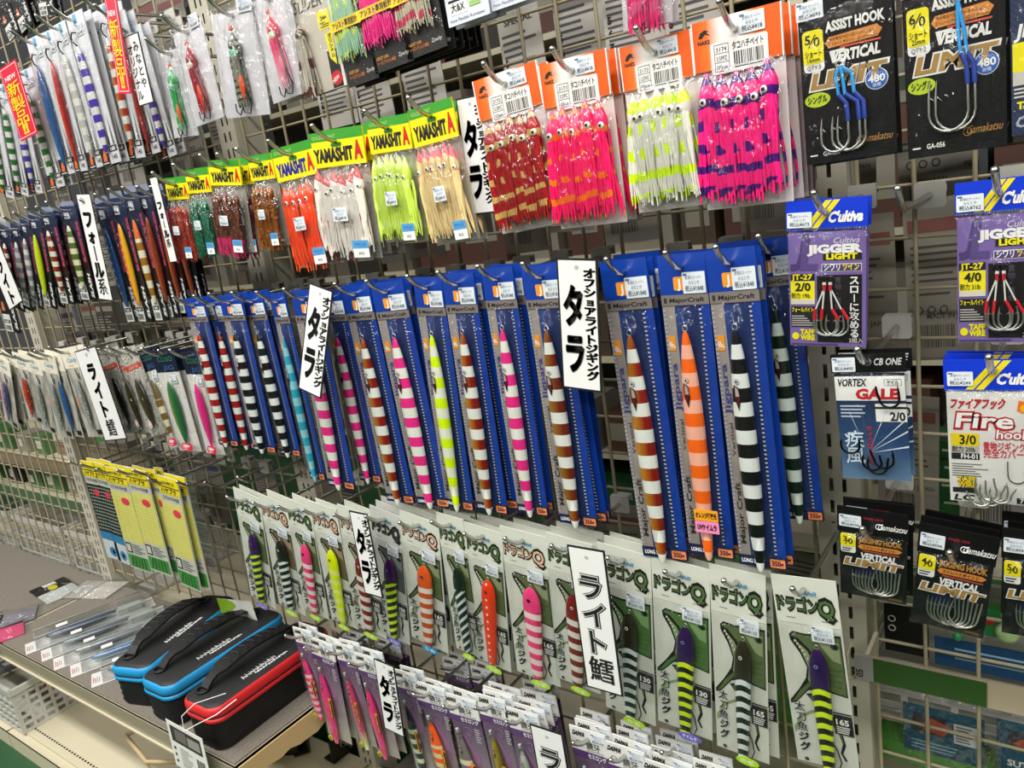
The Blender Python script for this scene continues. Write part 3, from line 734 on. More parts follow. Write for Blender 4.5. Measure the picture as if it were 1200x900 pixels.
# narrow dark jig pack ------------------------------------------------------------
def kind_dark(red):
    W, H, top = .047, .202, .010; z1 = top; z0 = top - H; x0, x1 = -W / 2, W / 2
    m_c, g = pmat('dark_red_to_black_card', .35)
    g.color(g.ramp(g.dot((0, 0, 1 / H), 1.0 - top / H), [(.1, '#0d0d10'), (.5, '#1a1a22' if not red else '#2c0a12'), (.95, '#26304e')], 'LINEAR'))
    PT = mat('#d24a6e', .4)
    b = MB(); b.box(x0, -.0008, z0, x1, .0008, z1, m_c)
    b.text('BLOODY SLIDE', x1 - .0045, z0 + .085, .0060, PT, -.0011, 'l', .05, rot=math.pi / 2, w=.085)
    b.text('SLASH', x1 - .004, z0 + .006, .0075, WHITE, -.0011, 'l', .04, rot=math.pi / 2, w=.052, shear=.3)
    b.quad(x0 + .002, z0 + .001, x0 + .025, z0 + .036, -.0011, PAPER); b.barcode(x0 + .004, z0 + .004, x0 + .022, z0 + .014, -.0014, GREY3, 4); b.quad(x0 + .004, z0 + .018, x0 + .023, z0 + .025, -.0014, INK); b.text('160', x0 + .0135, z0 + .0192, .0046, WHITE, -.0017, 'c', .03, w=.012)
    b.quad(x0 + .003, z0 + .040, x0 + .021, z0 + .066, -.0011, INK); b.poly([(x0 + .006, z0 + .043), (x0 + .017, z0 + .043), (x0 + .015, z0 + .060), (x0 + .010, z0 + .062)], -.0014, mat('#e0774a', .4))
    cd = b.mesh('backing_card')
    b = MB(); b.prism(rr(x0 + .004, z1 - .008, x1 - .004, z1 + .010, .006), -.0006, .0004, mat('#9fa6c4', .25, 0, .5, .5, None, .55)); hg = b.mesh('hanger_tab')
    return (W, H, top), [part('backing_card', cd), part('hanger_tab', hg), part('bag_film', film_mesh(x0, z0, x1, z1 - .012, .0110, 19))], [part('price_sticker', stk(.015, .016, '1320'), (-.006, -.0014, z1 - .018))]
# small pack rows ---------------------------------------------------------------------
def kind_cream():
    W, H, top = .060, .150, .008; z1 = top; z0 = top - H; x0, x1 = -W / 2, W / 2
    HC = mat('#e6e0cc', .5); b = MB(); b.box(x0, -.0010, z1 - .034, x1, .0010, z1, HC); b.text('Candy ', -.0, z1 - .024, .0075, mat('#7fa8c0', .5), -.0013, 'c', .02, w=.034, shear=.3); b.lines(x0 + .014, z1 - .031, x1 - .014, z1 - .028, 1, -.0013, mat('#d9a080', .5)); hd = b.mesh('header')
    m_i, g = pmat('pale_ripple_insert', .4); g.color(g.ramp(g.noise(60.0, 3.0, (1, 1, .4)), [(.35, '#8f8a80'), (.6, '#c9c6ba'), (.8, '#dcd8cc')], 'LINEAR'))
    b = MB(); b.box(x0, -.0004, z0, x1, .0004, z1 - .033, m_i); b.quad(x1 - .022, z0 + .004, x1 - .004, z0 + .012, -.0007, INK); b.tube([(.002, -.002, z1 - .036), (.006, -.002, z1 - .05), (.010, -.002, z1 - .052), (.012, -.002, z1 - .042)], .0007, DKSTEEL, 5); b.quad(x0 + .004, z0 + .05, x0 + .010, z0 + .07, -.0007, mat('#d98a60', .5)); ins = b.mesh('insert_card')
    return (W, H, top), [part('header', hd), part('insert_card', ins), part('bag_film', film_mesh(x0, z0, x1, z1 - .033, .0115, 23))], []
def kind_band():
    W, H, top = .058, .158, .008; z1 = top; z0 = top - H; x0, x1 = -W / 2, W / 2
    m_i, g = pmat('contour_line_card', .4); v = g.fract(g.math('MULTIPLY', g.noise(22.0, 2.0), 14.0)); g.color(g.ramp(v, [(.0, '#3c3a36'), (.30, '#b6b2a8'), (.9, '#c4c0b6')], 'LINEAR'))
    b = MB(); b.box(x0, -.0008, z0, x1, .0008, z1, m_i); b.quad(x0, z1 - .038, x1, z1 - .029, -.0011, mat('#c2452f', .45)); b.text('LIGHT JIG', 0, z1 - .0362, .0048, mat('#e0b0a0', .5), -.0014, 'c', .03, w=.034); cd = b.mesh('backing_card')
    b = MB(); b.ell(0, 0, .0055, .0065, -.0004, WHITE, 14); b.ell(0, 0, .0042, .0052, -.0006, mat('#d07a70', .5), 14); b.text('30', 0, -.0022, .0050, WHITE, -.0008, 'c', .03, w=.006); rd = b.mesh('weight_sticker')
    return (W, H, top), [part('backing_card', cd), part('bag_film', film_mesh(x0, z0, x1, z1 - .038, .0115, 29)), part('weight_sticker', rd, (.006, -.0120, z0 + .022))], []
def kind_navy():
    W, H, top = .060, .176, .008; z1 = top; z0 = top - H; x0, x1 = -W / 2, W / 2
    NV = mat('#141c30', .35); b = MB(); b.box(x0, -.0010, z1 - .038, x1, .0010, z1, NV); b.text('COSO', .002, z1 - .020, .0088, mat('#3f8a6a', .4), -.0013, 'c', -.005, w=.040); b.text('JIG', .006, z1 - .034, .0080, mat('#3a6aa0', .4), -.0013, 'c', -.005, w=.028); hd = b.mesh('header')
    m_i, g = pmat('swirl_white_card', .4); v = g.fract(g.math('MULTIPLY', g.noise(18.0, 1.0), 10.0)); g.color(g.ramp(v, [(.0, '#b4b2ac'), (.10, '#d6d4cd'), (.9, '#dddbd4')], 'LINEAR'))
    b = MB(); b.box(x0, -.0006, z0, x1, .0006, z1 - .036, m_i); ins = b.mesh('insert_card')
    b = MB(); b.prism(rr(-.014, -.007, .014, .007, .006), -.0006, 0, mat('#cf2348', .4)); b.text('180g', 0, -.001, .0060, WHITE, -.0009, 'c', .03, w=.018); b.lines(-.009, -.005, .009, -.0025, 1, -.0009, WHITE); tg = b.mesh('weight_tag')
    return (W, H, top), [part('header', hd), part('insert_card', ins), part('bag_film', film_mesh(x0, z0, x1, z1 - .037, .0125, 31)), part('weight_tag', tg, (.012, -.0118, z0 + .012))], [part('price_sticker', stk(.017, .014, '968'), (.012, -.0022, z1 - .050))]
def kind_rig(dark):
    W, H, top = .068, .220, .008; z1 = top; z0 = top - H; x0, x1 = -W / 2, W / 2
    YH = mat('#e6d21c', .4); BASE = mat('#e6e27a', .45) if not dark else mat('#20251f', .5)
    b = MB(); b.box(x0, -.0012, z0, x1, .0012, z1, mat('#cfd0c4', .5)); b.quad(x0, z1 - .034, x1, z1, -.0015, YH); b.quad(x0, z1 - .020, x1, z1 - .018, -.0018, INK)
    b.text('ハヤブサ', x0 + .006, z1 - .030, .0080, INK, -.0018, 'l', .03, w=W * .75); b.text('シーバス', 0, z1 - .0145, .0060, INK, -.0018, 'c', .02, w=W * .6)
    b.text('リアルサバキ仕掛', 0, z1 - .044, .0062, mat('#4a4a44', .5), -.0018, 'c', .02, w=W * .8)
    b.quad(x0, z0 + .062, x1, z1 - .050, -.0016, BASE)
    if dark:
        for j in range(13):
            for i in range(7): b.ell(x0 + .007 + i * .009 + (.004 if j % 2 else 0), z0 + .070 + j * .0078, .0030, .0020, -.0019, mat('#aab5a8', .4), 8)
        b.quad(x0, z0, x1, z0 + .060, -.0016, mat('#d5dde0', .5)); b.quad(x0, z0 + .044, x1, z0 + .062, -.0018, mat('#2f86b8', .45)); b.ell(.008, z0 + .018, .018, .011, -.0018, mat('#2f86b8', .45), 14); b.ell(.010, z0 + .018, .007, .005, -.0021, INK, 12)
    else:
        for j in range(16): b.quad(x0 + .003, z0 + .066 + j * .0061, x1 - .003, z0 + .0667 + j * .0061, -.0019, mat('#c9c45a', .5))
        b.quad(x0 + .003, z0 + .036, x0 + .022, z0 + .058, -.0018, INK); b.quad(x0 + .006, z0 + .039, x0 + .019, z0 + .055, -.0021, mat('#d5d6c8', .5)); b.lines(x0 + .026, z0 + .036, x1 - .004, z0 + .058, 5, -.0018, GREY3, 8)
        b.quad(x0 + .002, z0 + .004, x1 - .002, z0 + .032, -.0018, mat('#3f9a3a', .45))
        for k in range(5): b.poly([(x0 + .008 + k * .011, z0 + .006), (x0 + .013 + k * .011, z0 + .006), (x0 + .020 + k * .009, z0 + .030), (x0 + .016 + k * .009, z0 + .030)], -.0021, mat('#1f5a26', .5))
    cd = b.mesh('printed_card')
    b = MB(); b.prism([(.0125 * math.cos(t), .0078 * math.sin(t)) for t in [2 * math.pi * i / 18 for i in range(18)]], -.0024, -.0018, mat('#ee3a58', .4)); rd = b.mesh('round_sticker')
    return (W, H, top), [part('printed_card', cd), part('round_sticker', rd, (.010, 0, z1 - .068)), part('bag_film', film_mesh(x0 - .001, z0 - .003, x1 + .001, z1 - .030, .004, 37))], []

# ------------------------------------------------------------------ fish hook packs
def fhook(b, x, z, L, R, m, r=.0008, side=-1, y=-.004, tip=.62, lean=0.0):
    pts = [(x, y, z), (x + lean * L * .5, y - .001, z - L * .55), (x + lean * L, y, z - L)]
    cx = x + lean * L + side * R
    for k in range(1, 9):
        t = math.pi * k / 8.0; pts.append((cx - side * R * math.cos(t), y, z - L - R * .95 * math.sin(t)))
    ex = cx + side * R
    pts += [(ex - side * R * .03, y, z - L + L * tip * .5), (ex + side * -.12 * R, y, z - L + L * tip)]
    n = len(pts); b.tube(pts, r, m, 5, True, [r] * (n - 1) + [r * .15])
    b.tube([(ex - side * R * .03, y, z - L + L * tip * .55), (ex - side * R * .35, y, z - L + L * tip * .38)], r * .6, m, 4, True, [r * .6, r * .1])
def uv(W, H, z1):
    return (lambda u: -W / 2 + u * W), (lambda v: z1 - v * H)
WSCR = mat('#e8e6e0', .4); GSCR = mat('#b8894a', .4); ORB = mat('#d98a3a', .4); BLC = mat('#2a62b8', .4); CORD = mat('#2f9be0', .6); CORD2 = mat('#23409a', .4)
def kind_assist(num, qty):
    W, H, top = .066, .123, .004; z1 = top; X, Z = uv(W, H, z1)
    b = MB(); b.prism([(X(0), Z(1)), (X(1), Z(1)), (X(1), Z(0)), (X(0), Z(0))], -.0008, .0008, BLACK); cd0 = b
    b.prism(rr(X(.04), Z(.42), X(.27), Z(.165), .003), -.0012, -.0008, WHITE); b.prism(rr(X(.04), Z(.37), X(.27), Z(.165), .003), -.0015, -.0012, YEL)
    b.text(num[0], X(.10), Z(.245), .0068, INK, -.0018, 'c', .02); b.text('0', X(.20), Z(.265), .0068, INK, -.0018, 'c', .02); b.poly([(X(.10), Z(.268)), (X(.115), Z(.268)), (X(.195), Z(.195)), (X(.18), Z(.195))], -.0018, INK)
    b.text('ショート', X(.155), Z(.325), .0042, INK, -.0018, 'c', .02, w=.012); b.text(('16mm', '25mm')[qty == '2'], X(.155), Z(.360), .0038, INK, -.0018, 'c', .01, w=.009); b.text('QTY:' + qty, X(.155), Z(.405), .0034, INK, -.0018, 'c', .0, w=.010)
    b.text('ASSIST HOOK', X(.30), Z(.195), .0072, WSCR, -.0014, 'l', .05, w=W * .63)
    b.poly([(X(.29), Z(.265)), (X(.33), Z(.295)), (X(.85), Z(.285)), (X(.90), Z(.245)), (X(.84), Z(.215)), (X(.33), Z(.23))], -.0012, ORB)
    b.text('ゆらゆらヘビーローテーション', X(.34), Z(.253), .0022, INK, -.0015, 'l', .01, w=W * .48); b.text('ストレートポイント・ロングテーパー', X(.33), Z(.283), .0022, INK, -.0015, 'l', .01, w=W * .52)
    b.quad(X(.45), Z(.308), X(.88), Z(.297), -.0012, mat('#d2543a', .5))
    b.text('VERTICAL', X(.34), Z(.385), .0078, WSCR, -.0014, 'l', .05, w=W * .53, shear=.12); b.poly([(X(.33), Z(.315)), (X(.50), Z(.31)), (X(.50), Z(.32)), (X(.40), Z(.325)), (X(.37), Z(.39)), (X(.36), Z(.39))], -.0013, WSCR)
    b.text('LIMIT', X(.08), Z(.530), .0125, WSCR, -.0012, 'l', .09, w=W * .84, shear=.25); b.text('LIMIT', X(.10), Z(.525), .0115, mat('#a98446', .4), -.0015, 'l', .04, w=W * .80, shear=.25)
    b.ell(X(.17), Z(.595), .0096, .0056, -.0012, mat('#b9cf2a', .4), 18); b.text('シングル', X(.17), Z(.612), .0046, INK, -.0015, 'c', .03, w=.0145)
    b.ell(X(.82), Z(.535), .0080, .0080, -.0012, WSCR, 20); b.ell(X(.82), Z(.535), .0074, .0074, -.0014, BLC, 20); b.text('480', X(.82), Z(.553), .0052, WHITE, -.0016, 'c', .03, w=.012); b.text('アシストライン', X(.82), Z(.512), .0020, WHITE, -.0016, 'c', 0, w=.010); b.text('装備', X(.82), Z(.580), .0022, WHITE, -.0016, 'c', 0)
    b.text('Gamakatsu', X(.60), Z(.905), .0058, GSCR, -.0012, 'l', .0, w=W * .35, shear=.35); b.torus((X(.62), -.0012, Z(.892)), .0028, .0003, GSCR, 12, 4)
    b.text('GA-056', X(.20), Z(.955), .0036, WHITE, -.0012, 'l', .02, w=W * .19); b.lines(X(.05), Z(.955), X(.18), Z(.935), 1, -.0012, WHITE, 3)
    cd = cd0.mesh('printed_card')
    b = MB(); zr = Z(.40 if qty == '3' else .155); n = int(qty); b.torus((X(.45 if n == 3 else .56), -.004, zr), .0034, .0007, STEEL, 14, 5); b.torus((X(.45 if n == 3 else .56), -.005, zr), .0022, .0006, STEEL, 12, 5); rg = b.mesh('ring')
    c = MB(); hk = MB()
    sp = ((.40, .50), (.47, .62), (.57, .68)) if n == 3 else ((.56, .63), (.62, .70))
    zc = .60 if n == 3 else .47
    for i, (ua, ub) in enumerate(sp):
        rx = X(.45 if n == 3 else .56)
        c.tube([(rx, -.004, zr - .002), (X(ua), -.0045, Z(zc - .13)), (X(ua + .02), -.0045, Z(zc))], .0014, CORD, 6); c.tube([(X(ua + .02), -.0045, Z(zc - .01)), (X(ub), -.0045, Z(zc + .05)), (X(ub + .01), -.0045, Z(zc + .16))], .0019, CORD2, 6)
        fhook(hk, X(ub + .01), Z(zc + .14), H * (.12 if n == 3 else .16), W * (.155 if n == 3 else .20), STEEL, .00105, -1, -.0045 + .0006 * i, 1.2)
    return (W, H, top), [part('printed_card', cd), part('bag_film', film_mesh(X(0) - .001, Z(1) - .001, X(1) + .001, Z(.02), .0105, 41)), part('ring', rg), part('assist_cord', c.mesh('assist_cord'), label='blue braided assist cords'), part('fish_hook', hk.mesh('fish_hook'))], [part('price_sticker', stk(.020, .0135, '693' if n == 3 else '715'), (X(.14), -.0016, Z(.045)))]
def cult_header(b, X, Z, hh):
    BH = mat('#0a36c8', .35); b.prism([(X(0), Z(hh)), (X(1), Z(hh)), (X(1), Z(0)), (X(0), Z(0))], -.0012, .0012, BH)
    for a in (0, .10): b.poly([(X(.22 + a), Z(hh)), (X(.30 + a), Z(hh)), (X(.58 + a), Z(0.005)), (X(.50 + a), Z(0.005))], -.0014, mat('#e8d51c', .4))
    b.text("C'ultiva", X(.52), Z(hh * .80), .0082, WHITE, -.0017, 'l', .05, w=(X(.94) - X(.52)), shear=.25)
    for k in range(30): b.quad(X(.01 + k * .033), Z(hh + .012), X(.022 + k * .033), Z(hh - .002), -.0014, mat('#4a6ae0', .4))
def kind_jl(num, lb):
    W, H, top = .062, .123, .010; z1 = top; X, Z = uv(W, H, z1)
    PU = mat('#7a64a4', .45); PD = mat('#4d3c72', .45); b = MB(); cult_header(b, X, Z, .185); hd = b.mesh('header')
    b = MB(); b.prism([(X(.02), Z(.995)), (X(.98), Z(.995)), (X(.98), Z(.21)), (X(.02), Z(.21))], -.0006, .0008, PU)
    b.text('J', X(.05), Z(.40), .0220, PD, -.0009, 'l', .05, w=W * .20, shear=.2); b.text('L', X(.17), Z(.455), .0210, mat('#5a4884', .45), -.00098, 'l', .05, w=W * .22, shear=.1)
    b.text('Cultiva', X(.58), Z(.290), .0050, mat('#d5cfe0', .4), -.0010, 'l', .01, w=W * .32, shear=.3)
    b.text('JIGGER', X(.26), Z(.350), .0066, WHITE, -.0011, 'l', .06, w=W * .68); b.quad(X(.46), Z(.400), X(.93), Z(.355), -.0010, INK); b.text('LIGHT', X(.50), Z(.394), .0046, YEL, -.0013, 'l', .05, w=W * .38)
    b.quad(X(.44), Z(.478), X(.93), Z(.425), -.0009, WHITE); b.quad(X(.448), Z(.474), X(.922), Z(.429), -.0011, PD); b.text('シワリ', X(.47), Z(.467), .0048, WHITE, -.0013, 'l', .03, w=W * .20); b.text('ツイン', X(.70), Z(.467), .0048, YEL, -.0013, 'l', .03, w=W * .20)
    b.quad(X(.04), Z(.535), X(.35), Z(.49), -.0009, INK); b.text('JT-27', X(.055), Z(.528), .0045, YEL, -.0012, 'l', .03, w=W * .27)
    b.quad(X(.04), Z(.70), X(.35), Z(.54), -.0009, YEL); b.quad(X(.04), Z(.70), X(.35), Z(.665), -.0011, mat('#d8d2c0', .5)); b.text(num, X(.20), Z(.605), .0068, INK, -.0013, 'c', .03, w=W * .20); b.text('耐力 ' + lb, X(.05), Z(.655), .0038, INK, -.0013, 'l', .01, w=W * .24)
    b.quad(X(.38), Z(.965), X(.93), Z(.50), -.0009, mat('#141214', .4)); b.quad(X(.04), Z(.86), X(.36), Z(.715), -.0009, INK); b.text('フォールバイト', X(.05), Z(.752), .0034, YEL, -.0012, 'l', .02, w=W * .28); b.lines(X(.05), Z(.855), X(.35), Z(.775), 5, -.0012, mat('#b9b4b0', .5), 6)
    b.vtext('スローに攻める', X(.84), Z(.508), .0072, WHITE, -.0012, .03, 1.03); b.vtext('青物・根魚', X(.64), Z(.515), .0050, mat('#5a5668', .5), -.0011, .0, 1.12)
    b.text('TAFF', X(.155), Z(.912), .0044, YEL, -.0011, 'l', .06, w=W * .19); b.text('WIRE', X(.155), Z(.952), .0044, YEL, -.0011, 'l', .06, w=W * .19); b.ell(X(.095), Z(.925), .0030, .0032, -.0011, YEL, 12)
    b.lines(X(.04), Z(.99), X(.95), Z(.972), 1, -.0011, PD, 4); b.text('2組入', X(.86), Z(.960), .0032, WHITE, -.0013, 'c', .0)
    cd = b.mesh('printed_card')
    rg = MB(); c = MB(); s = MB(); hk = MB()
    for i, (uc, a, d) in enumerate(((.485, .37, .46), (.56, .58, .70))):
        rg.torus((X(uc), -.004, Z(.525)), .0026, .00055, DKSTEEL, 12, 5); c.tube([(X(uc), -.004, Z(.545)), (X(uc), -.004, Z(.565))], .0015, WHITE, 6); s.tube([(X(uc), -.0043, Z(.56)), (X(uc), -.0043, Z(.60))], .0013, mat('#d01c34', .4), 6)
        for q in (a, d):
            c.tube([(X(uc), -.004, Z(.585)), (X(q), -.0045, Z(.735))], .0007, mat('#e3e0da', .5), 5); s.tube([(X(q), -.0048, Z(.725)), (X(q - .015 if q < .55 else q + .08), -.0048, Z(.80))], .0013, mat('#d01c28', .4), 6)
            fhook(hk, X(q - .015 if q < .55 else q + .08), Z(.79), H * .055, W * .14, STEEL, .0008, 1 if q < .55 else -1, -.0046, 1.5)
    return (W, H, top), [part('header', hd), part('printed_card', cd), part('bag_film', film_mesh(X(.0), Z(1.0), X(1.0), Z(.19), .0105, 43)), part('ring', rg.mesh('ring')), part('assist_cord', c.mesh('assist_cord')), part('thread_wrap', s.mesh('thread_wrap'), label='red thread wraps'), part('fish_hook', hk.mesh('fish_hook'))], [part('price_sticker', stk(.0195, .0125, '673' if num == '2/0' else '762'), (X(.175), -.0018, Z(.125)))]
def kind_cb():
    W, H, top = .058, .113, .006; z1 = top; X, Z = uv(W, H, z1)
    b = MB(); b.prism([(X(0), Z(.14)), (X(1), Z(.14)), (X(1), Z(0)), (X(0), Z(0))], -.0012, .0012, BLACK); b.text('CB ONE', X(.58), Z(.085), .0060, mat('#c9c9c6', .4), -.0015, 'l', .02, w=W * .36, shear=.2); b.torus((X(.50), -.0015, Z(.06)), .0030, .0005, GREYP, 12, 4); hd = b.mesh('header')
    m_b, g = pmat('storm_blue_card', .4); n = g.noise(26.0, 4.0); g.color(g.ramp(g.math('ADD', g.dot((0, 0, -6.0), -.1), g.math('MULTIPLY', n, .35)), [(.15, '#141c30'), (.5, '#27446e'), (.9, '#7fa3c4')], 'LINEAR'))
    b = MB(); b.prism([(X(.03), Z(.995)), (X(.97), Z(.995)), (X(.97), Z(.15)), (X(.03), Z(.15))], -.0006, .0006, m_b); b.quad(X(.03), Z(.36), X(.97), Z(.17), -.0009, WHITE)
    b.text('VORTEX', X(.06), Z(.245), .0066, INK, -.0012, 'l', .03, w=W * .40, shear=.15); b.text('GALE', X(.30), Z(.345), .0088, mat('#c8202a', .4), -.0012, 'l', .05, w=W * .58, shear=.1); b.quad(X(.70), Z(.245), X(.93), Z(.195), -.0011, GREY3); b.quad(X(.707), Z(.242), X(.923), Z(.199), -.0012, WHITE); b.text('ゲイル', X(.815), Z(.237), .0036, INK, -.0014, 'c', .02, w=.009)
    b.quad(X(.56), Z(.525), X(.97), Z(.385), -.0009, WHITE); b.text('2/0', X(.75), Z(.515), .0075, INK, -.0012, 'l', .03, w=W * .20); b.quad(X(.56), Z(.425), X(.97), Z(.408), -.0011, INK); b.lines(X(.08), Z(.50), X(.50), Z(.39), 4, -.0009, mat('#b9c4d0', .5), 3)
    for k, (ax, az, bx, bz) in enumerate(((.42, .78, .97, .50), (.42, .78, .97, .60), (.42, .78, .97, .72), (.40, .76, .38, .42), (.40, .76, .20, .45), (.42, .78, .72, .42))):
        b.poly([(X(ax), Z(az)), (X(bx), Z(bz - .008)), (X(bx), Z(bz + .006))], -.0008 - .00005 * k, mat('#cfdcea', .5))
    b.vtext('疾風', X(.24), Z(.60), .0150, mat('#d2e4f0', .5), -.0012, .02, 1.0); b.vtext('サイクロンギア', X(.46), Z(.56), .0050, mat('#c02030', .5), -.0014, .02, 1.05)
    cd = b.mesh('printed_card'); hk = MB()
    for x, z, l, sd, ln in ((.60, .24, .10, 1, .2), (.32, .66, .05, -1, .0), (.58, .78, .06, -1, .2), (.46, .74, .08, 1, .3), (.70, .80, .07, -1, -.2)): fhook(hk, X(x), Z(z), H * l, W * .13, mat('#15161a', .3, .8), .0010, sd, -.0046, 1.1, ln)
    return (W, H, top), [part('header', hd), part('printed_card', cd), part('bag_film', film_mesh(X(0), Z(1.005), X(1), Z(.14), .0095, 47)), part('fish_hook', hk.mesh('fish_hook'), label='black fish hooks')], [part('price_sticker', stk(.0185, .0125, '495'), (X(.18), -.0018, Z(.075)))]
def kind_fire():
    W, H, top = .070, .120, .008; z1 = top; X, Z = uv(W, H, z1); RD = mat('#b8202a', .4)
    b = MB(); cult_header(b, X, Z, .20); hd = b.mesh('header')
    b = MB(); b.prism([(X(.02), Z(.995)), (X(.98), Z(.995)), (X(.98), Z(.215)), (X(.02), Z(.215))], -.0006, .0008, mat('#dcdad4', .45))
    b.text('ファイアフック', X(.05), Z(.325), .0066, RD, -.0010, 'l', .05, w=W * .55, shear=.2); b.text('Fire', X(.08), Z(.468), .0135, RD, -.0009, 'l', .085, w=W * .62, shear=.15); b.text('Fire', X(.10), Z(.462), .0125, WHITE, -.0012, 'l', .02, w=W * .58, shear=.15)
    b.text('hook', X(.50), Z(.535), .0080, RD, -.0010, 'l', .085, w=W * .36, shear=.1); b.text('hook', X(.512), Z(.533), .0074, WHITE, -.0013, 'l', .02, w=W * .335, shear=.1)
    b.poly([(X(.72), Z(.345)), (X(.80), Z(.36)), (X(.85), Z(.31)), (X(.80), Z(.25)), (X(.79), Z(.28)), (X(.74), Z(.27))], -.0011, mat('#e8741c', .4)); b.ell(X(.785), Z(.325), .0024, .0030, -.0014, mat('#f0b020', .4), 10)
    b.quad(X(.05), Z(.595), X(.34), Z(.505), -.0009, mat('#e8cf1c', .4)); b.text('3/0', X(.14), Z(.580), .0078, INK, -.0012, 'l', .02, w=W * .17); b.quad(X(.05), Z(.640), X(.34), Z(.60), -.0009, mat('#b8b4ac', .5)); b.text('耐力 20lb', X(.06), Z(.633), .0038, INK, -.0012, 'l', .01, w=W * .24); b.quad(X(.05), Z(.690), X(.34), Z(.645), -.0009, INK); b.text('FH-01', X(.15), Z(.683), .0042, WHITE, -.0012, 'l', .02, w=W * .17)
    b.text('青物ジギング', X(.38), Z(.615), .0058, mat('#c83040', .4), -.0010, 'l', .02, w=W * .42); b.text('完全カバー!', X(.38), Z(.665), .0058, mat('#c83040', .4), -.0010, 'l', .02, w=W * .42); b.lines(X(.05), Z(.815), X(.45), Z(.715), 6, -.0010, GREY3, 9, .3)
    b.text('TAFF', X(.10), Z(.850), .0046, INK, -.0009, 'l', .12, w=W * .20); b.text('TAFF', X(.10), Z(.850), .0046, mat('#e0c41c', .4), -.0012, 'l', .05, w=W * .20); b.text('WIRE', X(.10), Z(.888), .0046, INK, -.0009, 'l', .12, w=W * .20); b.text('WIRE', X(.10), Z(.888), .0046, mat('#e0c41c', .4), -.0012, 'l', .05, w=W * .20)
    b.quad(X(.05), Z(.930), X(.30), Z(.895), -.0010, INK); b.quad(X(.70), Z(.985), X(.95), Z(.945), -.0010, INK); b.text('7pcs.', X(.73), Z(.977), .0036, WHITE, -.0013, 'l', .02, w=W * .17); b.text('LC', X(.06), Z(.985), .0050, INK, -.0010, 'l', .03, w=W * .2, shear=.3)
    cd = b.mesh('printed_card'); hk = MB(); hk2 = MB()
    for i, (x, z, l, sd, ln) in enumerate(((.30, .88, .06, 1, .3), (.40, .82, .08, 1, .0), (.48, .80, .09, -1, .2), (.60, .84, .06, -1, -.4), (.70, .86, .05, -1, -.5), (.20, .90, .04, 1, .5))): fhook(hk, X(x), Z(z), H * l, W * .11, STEEL, .0008, sd, -.0046 - .0004 * i, 1.0, ln)
    fhook(hk2, X(.62), Z(.69), H * .10, W * .09, mat('#1a1a1a', .4), .0004, 1, -.0014, .5)
    return (W, H, top), [part('header', hd), part('printed_card', cd), part('bag_film', film_mesh(X(0), Z(1.005), X(1), Z(.20), .0105, 53)), part('fish_hook', hk.mesh('fish_hook')), part('hook_drawing', hk2.mesh('hook_drawing'))], [part('price_sticker', stk(.0185, .0115, '244'), (X(.17), -.0018, Z(.125)))]
